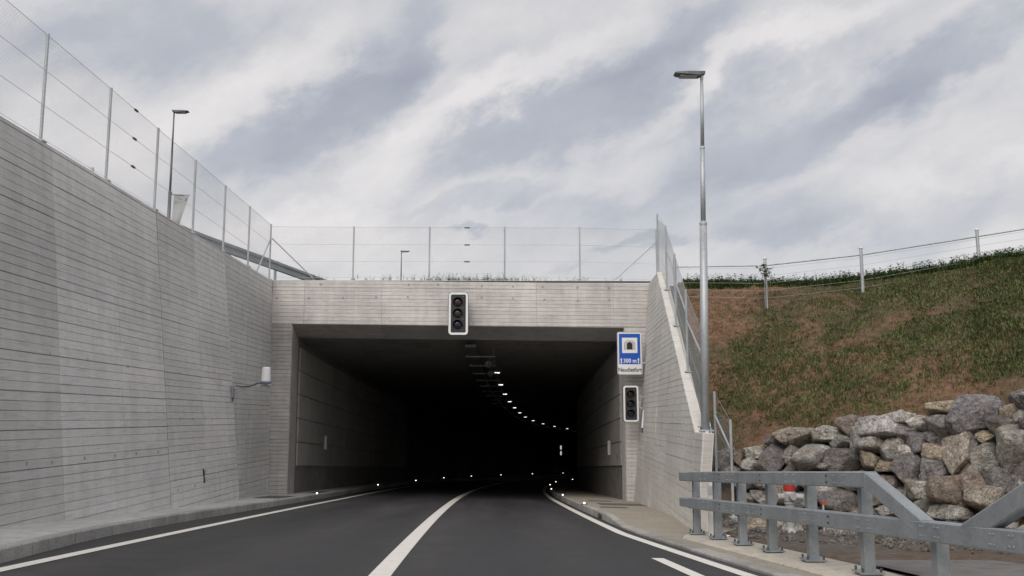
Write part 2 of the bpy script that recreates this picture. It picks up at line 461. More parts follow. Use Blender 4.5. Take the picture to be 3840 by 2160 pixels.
def kerbstone(y0, y1, xf, side, top, parent, w=0.15, batter=0.025, face0=-0.25):
    m = MB(); g = 0.006; L = []
    for y in (y0 + g, y1 - g):
        x = xf(y); b = rz(x, y)
        L.append([(x, y, b + face0), (x - side * -batter, y, b + top - 0.02), (x - side * -(batter + 0.02), y, b + top), (x + side * w, y, b + top + 0.002), (x + side * w, y, b + face0)])
    m.hexa(L[0], L[1]); v = rnd.uniform(0.88, 1.08)
    return fix_normals(m.build('kerbstone', 'kerb_concrete', parent, color=(v, v, v * 0.99, 1)))


y = 3.0
while y < 66: kerbstone(y, y + 1.5, lkerb, -1, 0.15, lk); y += 1.5
kerbstone(66, 150, lkerb, -1, 0.15, lk)
rk = bpy.data.objects.new('kerb', None); col.objects.link(rk); structure(rk, 'concrete kerb along the verge and into the tunnel')


def rkerb(y): return C(y) + 3.58 + (max(0, 16 - y) * 0.055)


def rtop(y): return interp([(17.8, 0.035), (20.0, 0.15)], y)


def rkerbstone(y0, y1):
    m = MB(); g = 0.005; L = []
    for y in (y0 + g, y1 - g):
        x = rkerb(y); b = rz(x, y); t = rtop(y); w = interp([(16, 0.22), (19, 0.16)], y)
        L.append([(x, y, b - 0.2), (x + 0.02, y, b + t - 0.012), (x + 0.035, y, b + t), (x + w, y, b + t + 0.002), (x + w, y, b - 0.2)])
    m.hexa(L[0], L[1]); v = rnd.uniform(0.8, 1.05)
    return fix_normals(m.build('kerbstone', 'kerb_concrete', rk, color=(v, v * 0.985, v * 0.95, 1)))


y = 1.8
while y < 64: rkerbstone(y, y + 1.0 if y < 17.8 else y + (1.1 if y < 20 else 1.5)); y += 1.0 if y < 17.7 else (1.1 if y < 20 else 1.5)
_m = MB()
rows = []
for y in ys(-20, 150, 1.0):
    xa = rkerb(y) + interp([(16, 0.21), (19, 0.15)], y); xb = interp([(-20, 3.3), (13, 3.25), (16, 3.7), (17.5, 4.4), (19, 4.9)], y) if y < 30 else C(y) + 5.6
    rows.append([(xa + (xb - xa) * k / 4, y, rz(xa + (xb - xa) * k / 4, y) + rtop(y) - 0.002) for k in range(5)])
_m.grid(rows)
structure(_m.build('verge', 'verge_grit'), 'gritty concrete verge between kerb and guardrail')


# ------------------------------------------------------------------ board-marked concrete faces
def clip_poly(P, f):                    # keep where f(u,v) >= 0 (f linear)
    out = []
    for i in range(len(P)):
        a, b = P[i], P[(i + 1) % len(P)]; fa, fb = f(*a), f(*b)
        if fa >= 0: out.append(a)
        if (fa >= 0) != (fb >= 0):
            t = fa / (fa - fb); out.append((a[0] + (b[0] - a[0]) * t, a[1] + (b[1] - a[1]) * t))
    return out


def board(parent, O, U, V, Nn, P, proud, mat, v, name='formwork_board', inset=0.004):
    cu = sum(p[0] for p in P) / len(P); cv = sum(p[1] for p in P) / len(P)
    Q = [(u + (inset if u < cu else -inset), w + (inset if w < cv else -inset)) for u, w in P]
    m = MB(); m.hexa([O + U * u + V * w - Nn * 0.004 for u, w in P], [O + U * u + V * w + Nn * proud for u, w in Q])
    return fix_normals(m.build(name, mat, parent, color=(v[0], v[1], v[2], 1)))


def board_face(parent, O, U, V, cols, v0, v1, bh, mat, seed, clips=None, gap=0.0022, heavy=0.008, tint=0.035, coltint=None, every=4, proud=0.009):
    r = random.Random(seed); Nn = U.cross(V).normalized(); O = Vector(O)
    if (O + Nn - Vector((-1.2, 20, 1))).length > (O - Nn - Vector((-1.2, 20, 1))).length: Nn = -Nn
    rows = []; k = 0; a = v0; g0 = heavy
    while a < v1 - 0.02:
        h = bh * r.uniform(0.94, 1.06); b = min(a + h, v1)
        if v1 - b < 0.04: b = v1
        g1 = (heavy if (k + 1) % every == 0 else gap) * r.choice((0.5, 1.0, 1.0, 1.5))
        rows.append((a + g0 / 2, b - g1 / 2)); a = b; k += 1; g0 = g1
    for ci in range(len(cols) - 1):
        ct = (coltint or {}).get(ci, r.uniform(0.95, 1.05))
        patch = r.uniform(0, 9)
        for (a, b) in rows:
            P = [(cols[ci] + 0.0025, a), (cols[ci + 1] - 0.0025, a), (cols[ci + 1] - 0.0025, b), (cols[ci] + 0.0025, b)]
            for f in (clips or []):
                if P: P = clip_poly(P, f)
            if len(P) < 3: continue
            if max(p[1] for p in P) - min(p[1] for p in P) < 0.02: continue
            g = ct * (1 + 0.06 * math.sin(a * 1.9 + patch)) * r.uniform(1 - tint, 1 + tint); w = r.uniform(-0.012, 0.012)
            board(parent, O, U, V, Nn, P, proud + r.uniform(-0.004, 0.004), mat, (g * (1 + w), g, g * (1 - w)))


ZW = 5.27                                # top of the retaining walls
# --- tall wall beside the road: battered 1:10
UL = Vector((0, 1, 0)); XT, XB, ZB = -7.10, -6.37, -1.9


def left_wall(name, label, y0, y1, xt, xb, cols, seed, coltint):
    t = thing(name, label, 'wall', (xb, (y0 + y1) / 2, -1.2))
    m = MB(); m.hexa([(xb - 0.012, y0, ZB), (xb - 0.012, y1, ZB), (-7.75, y1, ZB), (-7.75, y0, ZB)], [(xt - 0.012, y0, ZW - 0.002), (xt - 0.012, y1, ZW - 0.002), (-7.55, y1, ZW - 0.002), (-7.55, y0, ZW - 0.002)])
    fix_normals(m.build('wall_core', 'wall_joint', t))
    m = MB(); m.box(-7.552, xt - 0.03, y0, y1, ZW - 0.002, ZW + 0.012); m.build('coping', 'wall_concrete', t, color=(0.8, 0.8, 0.8, 1))
    V = Vector((xt - xb, 0, ZW - ZB)); L = V.length; V.normalize()
    board_face(t, (xb - 0.012, 0, ZB), UL, V, cols, 0, L, 0.1372, 'wall_concrete', seed, coltint=coltint)
    return t


left_wall('retaining_wall', 'long board-marked grey concrete wall beside the road, nearest the viewer', -8, 19.08, XT, XB, [-8, 4.2, 9.6, 12.05, 14.5, 16.9, 19.073], 3, {2: 0.88, 3: 0.88, 4: 1.05, 5: 1.03})
left_wall('retaining_wall', 'middle section of grey concrete wall carrying the warning light bracket', 19.09, 23.95, XT, XB, [19.10, 21.5, 23.95], 5, {0: 0.95, 1: 0.99})
left_wall('retaining_wall', 'recessed darker concrete wall section in the corner by the portal', 23.96, 29.2, -7.10, -6.99, [23.96, 26.4, 29.19], 8, {0: 0.93, 1: 0.91})


def small_wall_marks():
    # dark slot with a pair of cable rings, low on the middle wall section
    t = thing('wall_socket', 'small dark slot with two round rings low on the concrete wall', 'socket', (-6.44, 21.3, -0.25))
    Vv = Vector((XT - XB, 0, ZW - ZB)).normalized(); n = Vector((Vv.z, 0, -Vv.x))
    c = Vector((XB, 21.22, ZB)) + Vv * ((-0.28 - ZB) / Vv.z); c += n * 0.003
    m = MB(); m.beam(c - Vv * 0.15, c + Vv * 0.15, 0.035, 0.03, up=n, ch=0.004); m.build('slot', 'signal_black', t)
    for k in (-0.08, 0.09):
        q = c + Vector((0, 0.09, 0)) + Vv * k; m = MB(); m.lathe(q, [(0.055, 0.0), (0.055, 0.02), (0.042, 0.02), (0.042, 0.006)], 14, n); m.build('ring', 'sign_grey', t)


small_wall_marks()


def wall_tie_marks():
    Vv = Vector((XT - XB, 0, ZW - ZB)).normalized(); n = Vector((Vv.z, 0, -Vv.x))
    walls = [o for o in bpy.data.objects if o.name.startswith('retaining_wall')]
    for (y, z) in [(12.6, 0.37), (13.4, 0.36), (14.15, 0.35), (15.25, 0.36), (16.45, 0.35), (17.4, 0.35), (18.5, 0.34), (14.2, 1.95), (15.5, 1.95), (17.2, 1.93), (19.9, 0.98), (20.7, 0.98), (21.6, 0.98), (22.1, 0.98), (22.9, -0.25), (22.3, -0.28), (20.6, -0.45), (19.5, -0.47)]:
        w = walls[0] if y < 19.08 else walls[1]
        c = Vector((XB - 0.012, y, ZB)) + Vv * ((z - ZB) / Vv.z) + n * 0.011
        m = MB(); m.lathe(c, [(0.030, 0.0), (0.030, 0.003), (0.021, 0.003), (0.018, 0.0005), (0.0, 0.0005)], 10, n); m.build('tie_hole', 'joint_concrete', w)


wall_tie_marks()

# --- tunnel portal
PY = 29.2; PL, PR = -6.45, 3.96
portal = thing('tunnel_portal', 'pale board-marked concrete tunnel portal with wide rectangular opening', 'tunnel portal', (-1.2, PY, -1.4))


def ztop(x): return 5.30 - 0.008 * (x + 7.1)


def zsof(x): return 3.91 - 0.010 * (x + 6.45)


def build_portal():
    XL, XR = -7.12, 4.92
    m = MB(); m.hexa([(XL, PY + 0.012, zsof(XL)), (XR, PY + 0.012, zsof(XR)), (XR, PY + 0.9, zsof(XR) - 0.36), (XL, PY + 0.9, zsof(XL) - 0.36)],
                     [(XL, PY + 0.012, ztop(XL)), (XR, PY + 0.012, ztop(XR)), (XR, PY + 0.9, ztop(XR)), (XL, PY + 0.9, ztop(XL))])
    fix_normals(m.build('header_core', 'joint_concrete', portal))
    U = Vector((XR - XL, 0, ztop(XR) - ztop(XL))).normalized(); V = Vector((0, 0, 1))
    cols = [0.02, 1.03, 3.46, 5.88, 8.32, 10.75, 12.0]
    board_face(portal, (XL, PY + 0.012, zsof(XL) + 0.002), U, V, cols, 0, 1.385, 0.115, 'portal_concrete', 21, gap=0.003, heavy=0.009, tint=0.05, every=5)
    # sloped soffit of the header
    Vs = Vector((0, 0.9, -0.36)).normalized()
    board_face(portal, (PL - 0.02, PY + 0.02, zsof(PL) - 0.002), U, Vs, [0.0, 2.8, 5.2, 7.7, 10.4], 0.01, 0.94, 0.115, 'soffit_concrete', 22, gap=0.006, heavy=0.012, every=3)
    m = MB(); m.box(XL, XR, PY + 0.05, PY + 0.42, ztop(0) + 0.045, ztop(0) + 0.06); m.build('coping', 'portal_concrete', portal)
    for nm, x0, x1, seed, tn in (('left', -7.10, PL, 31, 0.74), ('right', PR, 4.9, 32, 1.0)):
        m = MB(); m.box(x0, x1, PY + 0.012, PY + 0.98, -2.2, zsof(x0) - 0.003); m.build('pillar_core', 'joint_concrete', portal)
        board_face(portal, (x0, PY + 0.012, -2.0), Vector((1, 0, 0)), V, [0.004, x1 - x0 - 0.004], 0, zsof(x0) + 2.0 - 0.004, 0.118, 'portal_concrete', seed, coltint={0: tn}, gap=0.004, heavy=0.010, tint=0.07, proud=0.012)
        xr = x1 if nm == 'left' else x0
        m = MB(); s = 1 if nm == 'left' else -1
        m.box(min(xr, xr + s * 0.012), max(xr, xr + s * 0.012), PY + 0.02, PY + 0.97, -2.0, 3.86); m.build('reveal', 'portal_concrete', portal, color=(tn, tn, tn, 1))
    # tie holes left by the formwork
    for (x, z) in [(-6.95, 4.72), (-5.95, 4.73), (-4.88, 4.74), (-3.85, 4.76), (-2.85, 4.77), (-0.52, 4.75), (0.46, 4.73), (1.45, 4.70), (2.5, 4.66), (3.5, 4.68), (-2.83, 5.16), (-1.9, 5.16), (-0.52, 5.12), (0.46, 5.11), (1.4, 5.10), (2.5, 5.08), (3.5, 5.06), (-5.6, 5.17)]:
        m = MB(); m.lathe((x, PY - 0.006, z), [(0.032, 0.0), (0.032, -0.004), (0.022, -0.004), (0.019, -0.001), (0.0, -0.001)], 12, (0, 1, 0)); m.build('tie_hole', 'joint_concrete', portal)


build_portal()

# --- wing wall on the far side of the road, with sloping top
WN, WF = Vector((3.45, 16.7, 0)), Vector((4.19, PY, 0))
UW = (WF - WN); LW = UW.length; UW.normalize()
NW = Vector((UW.y, -UW.x, 0))            # outwards, away from the road
ZWB = -2.0; BATTER = 0.09
VW = (Vector((0, 0, 1)) + NW * BATTER).normalized()
SLOPE0, SLOPE1 = 0.95, 10.3              # along the wall: flat step, then slope, then level top


def wing_top(u): return interp([(0, 0.73), (SLOPE0, 0.73), (SLOPE1, 5.22), (20, 5.22)], u)


def wing_pt(u, z, off=0.0):
    b = WN + UW * u; return Vector((b.x, b.y, z)) + NW * (BATTER * (z + 1.2) + off)


def build_wing():
    t = thing('wing_wall', 'pale concrete wing wall with sloping top beside the lamp post', 'wall', (3.9, 23, -1.4))
    us = [0, SLOPE0, SLOPE1, LW]
    prof = [(0, ZWB), (LW, ZWB), (LW, 5.22), (SLOPE1, 5.22), (SLOPE0, 0.73), (0, 0.73)]
    m = MB(); m.hexa([wing_pt(u, z, 0.012) for u, z in prof], [Vector((*(WN + UW * u).xy, z)) + NW * (BATTER * 6.4 + 0.28 if z > 2 else BATTER * (z + 1.2) + 0.20) for u, z in prof])
    fix_normals(m.build('wall_core', 'wing_concrete', t))
    k = VW.z
    O = wing_pt(0, ZWB, 0.012); vtop = (5.22 - ZWB) / k; vstep = (0.73 - ZWB) / k
    sl = (5.22 - 0.73) / (SLOPE1 - SLOPE0) / k
    board_face(t, O, UW, VW, [0.01, SLOPE0], 0.0, vstep - 0.004, 0.1372, 'wing_concrete', 41, gap=0.0015, heavy=0.006)
    board_face(t, O, UW, VW, [SLOPE0, 2.9, 5.3, 7.75, 10.2, LW - 0.005], 0.0, vtop - 0.004, 0.1372, 'wing_concrete', 42, gap=0.0015, heavy=0.006, tint=0.025,
               clips=[lambda u, v: vstep - 0.006 + sl * (u - SLOPE0) - v, lambda u, v: vtop - 0.004 - v])
    # board marks on the end face towards the viewer, shade tinted into their colour
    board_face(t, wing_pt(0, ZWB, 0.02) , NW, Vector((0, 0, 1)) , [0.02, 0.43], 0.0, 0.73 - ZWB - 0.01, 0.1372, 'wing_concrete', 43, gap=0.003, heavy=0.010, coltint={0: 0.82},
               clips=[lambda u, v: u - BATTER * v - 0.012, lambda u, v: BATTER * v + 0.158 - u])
    return t


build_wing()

# --- tunnel bore behind the portal
TL, TR, TH = -5.08, 5.40, 5.17


def tzc(y): return rz(C(y), y) + TH


def build_tunnel():
    t = thing('tunnel_bore', 'dark concrete tunnel bending away behind the portal', 'tunnel', (-1.2, 32, -1.6))
    yy = [PY + 0.8] + ys(30.4, 190, 2.0)

    def wall(off, side):
        m = MB(); m.grid([[(C(y) + off, y, rz(C(y), y) - 1.2), (C(y) + off, y, tzc(y) + 0.05)] for y in yy]); return m
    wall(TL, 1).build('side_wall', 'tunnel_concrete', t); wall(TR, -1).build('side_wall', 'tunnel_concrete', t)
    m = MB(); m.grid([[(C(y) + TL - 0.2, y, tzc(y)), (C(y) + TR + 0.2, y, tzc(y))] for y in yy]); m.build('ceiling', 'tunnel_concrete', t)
    y = 190; m = MB(); m.add([(C(y) - 9, y, -14), (C(y) + 9, y, -14), (C(y) + 9, y, 4), (C(y) - 9, y, 4)], [(0, 1, 2, 3)]); m.build('far_end_cap', 'tunnel_concrete', t)  # added cap, seals the unseen far end against outside light
    # smooth lining panels, five rows, on both sides of the first stretch
    for off, s in ((TL, 1), (TR, -1)):
        for i in range(18):
            ya, yb = 30.5 + i * 1.5, 30.5 + (i + 1) * 1.5
            for k in range(5):
                za, zb = 1.10 + k * 0.76, 1.10 + (k + 1) * 0.76
                lo, hi = [], []
                g = 0.014
                pts = [(ya + g, za + g), (yb - g, za + g), (yb - g, zb - g), (ya + g, zb - g)]
                for (yq, zq) in pts:
                    b = rz(C(yq), yq)
                    lo.append((C(yq) + off - s * 0.01, yq, b + zq)); hi.append((C(yq) + off + s * 0.05, yq, b + zq))
                m = MB(); m.hexa(lo, hi); v = rnd.uniform(0.94, 1.06)
                fix_normals(m.build('lining_panel', 'panel_concrete', t, color=(v, v, v, 1)))
    return t


build_tunnel()

# ------------------------------------------------------------------ terrain
def build_plateau():
    m = MB()
    m.add([(-900, -900, 5.18), (-7.5, -900, 5.18), (-7.5, PY + 0.45, 5.18), (-900, PY + 0.45, 5.18)], [(0, 1, 2, 3)])
    o = m.build('ground', 'far_turf'); structure(o, 'turf plateau behind the tall wall')
    m = MB(); nx, ny = 24, 20
    m.add([(-900, PY + 0.45, 5.2), (900, PY + 0.45, 5.2), (900, 1500, 5.2), (-900, 1500, 5.2)], [(0, 1, 2, 3)])
    o = m.build('ground', 'far_turf'); structure(o, 'turf plateau above the tunnel')


build_plateau()

# embankment: stations from the wing wall towards the viewer; each = (toe, rock top, crest)
ST = [((4.25, 18.75, -1.12), (4.55, 19.6, 0.10), (5.55, 28.4, 5.14)),
      ((5.08, 17.98, -1.10), (5.52, 19.0, 0.48), (8.28, 28.5, 5.08)),
      ((6.38, 16.60, -1.04), (6.95, 17.7, 0.95), (11.1, 28.0, 5.19)),
      ((7.50, 15.40, -1.00), (8.35, 16.55, 1.22), (13.8, 26.3, 5.45)),
      ((8.16, 14.75, -0.97), (9.05, 15.85, 1.38), (14.9, 25.7, 5.52)),
      ((9.9, 12.2, -0.85), (11.0, 13.0, 1.55), (18.0, 22.0, 5.7)),
      ((11.5, 7.0, -0.55), (12.8, 7.4, 1.7), (21.0, 14.0, 5.8)),
      ((13.0, -2.0, -0.1), (14.4, -2.0, 1.9), (23.0, 2.0, 5.9)),
      ((14.0, -40.0, 2.0), (15.5, -40.0, 3.5), (24.0, -40.0, 6.4))]


def st_at(s):
    i = min(int(s), len(ST) - 2); f = s - i
    return [tuple(a + (b - a) * f for a, b in zip(P, Q)) for P, Q in zip(ST[i], ST[i + 1])]


def bank_pt(s, v):                       # v: -1 low ground, 0 toe, 1 rock top, 2 crest, 3 plateau
    T, K, Cc = [Vector(p) for p in st_at(s)]
    out = Vector((Cc.x - T.x, Cc.y - T.y, 0)).normalized()
    if v < 0: p = T + out * (v * 0.0) + Vector((0, 0, 0)); return p
    if v <= 1: p = T + (K - T) * v
    elif v <= 2:
        f = v - 1; p = K + (Cc - K) * f; p.z += 0.28 * math.sin(f * PI)
        a = noise.noise(Vector((p.x * 0.55, p.y * 0.55, 3))) * 0.16 + noise.noise(Vector((p.x * 1.7, p.y * 1.7, 8))) * 0.085 + noise.noise(Vector((p.x * 5, p.y * 5, 1))) * 0.035
        p.z += a * min(1, 5 * f) * min(1, 5 * (1 - f) + 0.35) * min(1.0, 0.25 + s * 1.6)
    else:
        f = v - 2; p = Cc + out * (f * 3.0); p.z += 0.03 * f
    return p


def build_bank():
    S = [i * 0.06 for i in range(int(5.5 / 0.06))] + [5.5, 6, 6.5, 7, 7.5, 8]
    Vv = [0.0, 0.5, 1.0] + [1 + i / 64 for i in range(1, 65)] + [2.5, 3.0]
    rows = [[bank_pt(s, v) for v in Vv] for s in S]
    for r in rows:
        e = r[-1]; r.append(Vector((900, e.y + (e.y - 10) * 3 if False else e.y, 6.2)))
    m = MB(); m.grid(rows)
    o = fix_normals(m.build('embankment', 'earth', smooth=True)); structure(o, 'earth embankment rising behind the boulders')
    # low ground in front of the boulders
    m = MB(); rows = []
    for yv in ys(-60, 19.5, 0.5):
        xa = 3.6 if yv < 16 else 3.9
        xb = 15.0 if yv < 0 else interp([(0, 14), (7, 12.2), (12.2, 10.4), (14.8, 8.9), (16.6, 7.0), (18, 5.6), (19.5, 4.9)], yv)
        def gz(x, yv): return -0.06 * yv + (0.02 if yv > 0 else 0) + noise.noise(Vector((x * 0.9, yv * 0.9, 5))) * 0.05 - 0.02
        rows.append([(xa + (xb - xa) * k / 10, yv, gz(xa + (xb - xa) * k / 10, yv)) for k in range(11)])
    m.grid(rows); o = m.build('ground', 'gravel_ground', smooth=True); structure(o, 'bare gravelly ground behind the guardrail')
    m = MB(); m.grid([[(3.95, yv, -0.06 * yv + 0.075), (3.95 + w, yv, -0.06 * yv + 0.075)] for yv, w in zip(ys(0, 10.6, 1), [6, 5.6, 5, 4.5, 4, 3.4, 3, 2.6, 2.2, 1.9, 1.7, 1.5])])
    structure(m.build('path', 'worn_asphalt'), 'worn asphalt strip behind the guardrail')


build_bank()


def gx(y): return 3.22 + 0.072 * (14.7 - y)


def gtop(y): return 1.0 - 0.0562 * y


# ------------------------------------------------------------------ boulder wall
def rock_mesh(seed, sub=3):
    r = random.Random(seed); bm = bmesh.new(); bmesh.ops.create_icosphere(bm, subdivisions=sub, radius=1.0)
    planes = []
    for _ in range(8):
        n = Vector((r.gauss(0, 1), r.gauss(0, 1), r.gauss(0, 1))).normalized(); planes.append((n, r.uniform(0.62, 0.92)))
    for n in (Vector((0, 0, 1)), Vector((0, 0, -1)), Vector((1, 0, 0)), Vector((-1, 0, 0)), Vector((0, -1, 0))):
        planes.append(((n + Vector((r.uniform(-.25, .25), r.uniform(-.25, .25), r.uniform(-.25, .25)))).normalized(), r.uniform(0.78, 0.92)))
    off = Vector((r.uniform(0, 50), r.uniform(0, 50), r.uniform(0, 50)))
    ax = Vector((r.gauss(0, 1), r.gauss(0, 1), r.gauss(0, 2))).normalized()
    for v in bm.verts:
        d = v.co.normalized(); k = 1.35
        for n, a in planes:
            c = n.dot(d)
            if c > 0.05: k = min(k, a / c)
        q = d * k; h = q.dot(ax)
        st = noise.noise(Vector((h * 7, 0, 0)) + off) * 0.5          # weathered bedding
        k *= 1 + 0.03 * noise.noise(q * 1.8 + off) + 0.05 * noise.noise(q * 5 + off) + 0.045 * st + 0.05 * (0.35 - abs(noise.noise(q * 4 + off * 2))) + 0.028 * noise.noise(q * 11 + off) + 0.016 * noise.noise(q * 24 + off)
        v.co = d * k
    me = bpy.data.meshes.new('boulder'); bm.to_mesh(me); bm.free(); me.materials.append(M['boulder_stone'])
    me.polygons.foreach_set('use_smooth', [True] * len(me.polygons))
    return me


TINT = {'d': (0.19, 0.18, 0.18), 'g': (0.26, 0.25, 0.235), 'w': (0.39, 0.375, 0.345), 'y': (0.36, 0.31, 0.235), 'b': (0.27, 0.225, 0.195), 't': (0.36, 0.32, 0.26)}
ROCKS=[(4.64,19.21,0.19,0.40,0.33,"d"),(4.87,18.97,0.20,0.25,0.30,"b"),(5.11,18.79,0.31,0.44,0.24,"w"),(5.05,18.71,0.08,0.35,0.24,"w"),(5.42,18.60,0.52,0.38,0.23,"d"),(5.41,18.42,0.23,0.59,0.48,"d"),(5.79,18.27,0.62,0.72,0.38,"t"),(6.22,17.86,0.70,0.60,0.29,"w"),(5.70,18.16,0.30,0.26,0.25,"g"),(5.73,17.99,0.12,0.44,0.26,"w"),(6.06,17.79,0.33,0.79,0.38,"w"),(6.58,17.57,0.84,0.41,0.41,"b"),(6.43,17.53,0.55,0.43,0.24,"g"),(6.84,17.34,0.91,0.33,0.22,"w"),(6.68,17.28,0.57,0.29,0.42,"w"),(7.01,17.10,0.83,0.71,0.41,"w"),(6.83,17.06,0.49,0.38,0.28,"w"),(6.42,17.34,0.25,0.55,0.39,"d"),(6.04,17.64,0.09,0.60,0.18,"g"),(6.69,17.02,0.21,0.35,0.28,"y"),(7.33,16.85,0.97,0.35,0.23,"w"),(7.00,16.84,0.42,0.44,0.41,"w"),(7.27,16.74,0.71,0.41,0.26,"d"),(7.38,16.53,0.57,0.43,0.34,"d"),(7.19,16.63,0.42,0.30,0.22,"w"),(7.54,16.57,0.89,0.44,0.29,"w"),(7.87,16.39,1.15,0.65,0.28,"y"),(7.80,16.25,0.82,0.58,0.39,"g"),(7.61,16.33,0.64,0.31,0.23,"d"),(7.56,16.21,0.38,0.49,0.42,"y"),(6.90,16.76,0.15,0.35,0.17,"y"),(7.19,16.43,0.13,0.59,0.54,"d"),(7.44,16.08,0.01,0.39,0.50,"g"),(8.23,15.94,1.05,0.75,0.61,"d"),(7.78,15.95,0.36,0.45,0.72,"t"),(8.01,15.89,0.63,0.39,0.33,"d"),(8.20,15.72,0.68,0.30,0.24,"y"),(8.10,15.62,0.37,0.53,0.43,"g"),(7.91,15.60,0.04,0.62,0.43,"b"),(8.44,15.56,0.82,0.38,0.40,"d"),(8.58,15.62,1.13,0.26,0.22,"y"),(8.71,15.60,1.31,0.32,0.32,"d"),(8.67,15.45,1.02,0.23,0.21,"w"),(8.45,15.33,0.49,0.52,0.74,"w"),(8.12,15.36,0.03,0.43,0.35,"d"),(8.28,15.14,-0.06,0.40,0.34,"d"),(7.61,15.74,-0.23,0.47,0.60,"b"),(7.70,15.60,-0.29,0.32,0.32,"y"),(7.91,15.35,-0.32,0.66,0.50,"t"),(7.23,16.12,-0.28,0.67,0.33,"w"),(6.68,16.65,-0.36,0.53,0.37,"b"),(6.24,17.05,-0.47,0.64,0.35,"d"),(5.99,17.38,-0.38,0.52,0.33,"w"),(5.66,17.64,-0.52,0.40,0.27,"w"),(5.38,17.99,-0.44,0.41,0.34,"t"),(5.57,17.90,-0.27,0.37,0.22,"w"),(5.09,18.25,-0.52,0.27,0.28,"w"),(4.89,18.43,-0.57,0.31,0.19,"w"),(4.52,18.58,-0.94,0.28,0.19,"d"),(4.78,18.38,-0.82,0.31,0.25,"b"),(5.02,18.06,-0.90,0.31,0.19,"w"),(5.45,17.67,-0.81,0.50,0.24,"d"),(5.78,17.35,-0.76,0.49,0.27,"d"),(6.08,17.04,-0.74,0.38,0.21,"g"),(6.35,16.78,-0.69,0.38,0.23,"b"),(6.62,16.54,-0.61,0.40,0.20,"d"),(6.82,16.35,-0.58,0.37,0.23,"w"),(7.06,16.08,-0.59,0.39,0.22,"g"),(7.49,15.64,-0.56,0.65,0.24,"w"),(7.31,15.91,-0.45,0.39,0.30,"g"),(8.05,15.07,-0.52,0.48,0.29,"g"),(8.25,14.96,-0.36,0.34,0.34,"b"),(8.49,15.03,0.12,0.34,0.42,"g"),(8.69,15.22,0.72,0.34,0.53,"d"),(8.86,15.44,1.31,0.38,0.40,"g"),(8.43,14.85,-0.23,0.36,0.38,"w"),(8.93,15.19,1.05,0.43,0.50,"w"),(8.79,14.98,0.52,0.42,0.52,"b"),(8.64,14.83,0.06,0.39,0.44,"d"),(8.55,14.64,-0.36,0.41,0.35,"g"),(9.08,15.34,1.52,0.37,0.37,"d"),(9.23,15.01,1.25,0.48,0.52,"g"),(9.07,14.79,0.68,0.47,0.56,"w"),(8.89,14.61,0.15,0.47,0.48,"d"),(8.77,14.43,-0.32,0.46,0.42,"t"),(5.88,17.64,-0.17,0.46,0.27,"g"),(6.17,17.36,-0.12,0.42,0.27,"w"),(6.41,17.09,-0.13,0.42,0.30,"t"),(6.64,16.86,-0.12,0.38,0.32,"g"),(6.89,16.58,-0.13,0.40,0.32,"b"),(6.93,16.38,-0.36,0.37,0.31,"g"),(4.67,18.98,-0.10,0.43,0.30,"g"),(4.38,19.37,0.00,0.33,0.37,"d"),(5.25,18.33,-0.15,0.52,0.35,"w"),(5.58,18.02,-0.08,0.37,0.28,"b"),(4.92,18.62,-0.23,0.38,0.29,"d"),(7.21,16.25,-0.11,0.34,0.25,"d"),(7.43,15.87,-0.31,0.27,0.25,"g"),
         (4.45,18.44,-1.03,0.39,0.24,"g"),(4.68,18.20,-1.03,0.34,0.22,"w"),(4.96,17.93,-0.98,0.53,0.32,"t"),(5.24,17.62,-1.01,0.40,0.32,"w"),(5.47,17.38,-0.99,0.36,0.34,"w"),(5.74,17.13,-0.92,0.51,0.23,"b"),(6.04,16.80,-0.94,0.52,0.33,"w"),(6.27,16.57,-0.91,0.31,0.28,"t"),(6.47,16.39,-0.87,0.35,0.23,"t"),(6.71,16.14,-0.85,0.49,0.19,"b"),(6.98,15.86,-0.85,0.49,0.30,"w"),(7.21,15.62,-0.82,0.37,0.22,"g"),(7.41,15.43,-0.78,0.34,0.29,"d"),(7.59,15.22,-0.80,0.37,0.30,"b"),(7.78,15.01,-0.82,0.37,0.22,"g"),(7.95,14.85,-0.78,0.27,0.29,"w"),(8.10,14.69,-0.78,0.32,0.22,"w"),(8.30,14.52,-0.73,0.39,0.20,"d"),(8.49,14.30,-0.73,0.40,0.20,"g")]


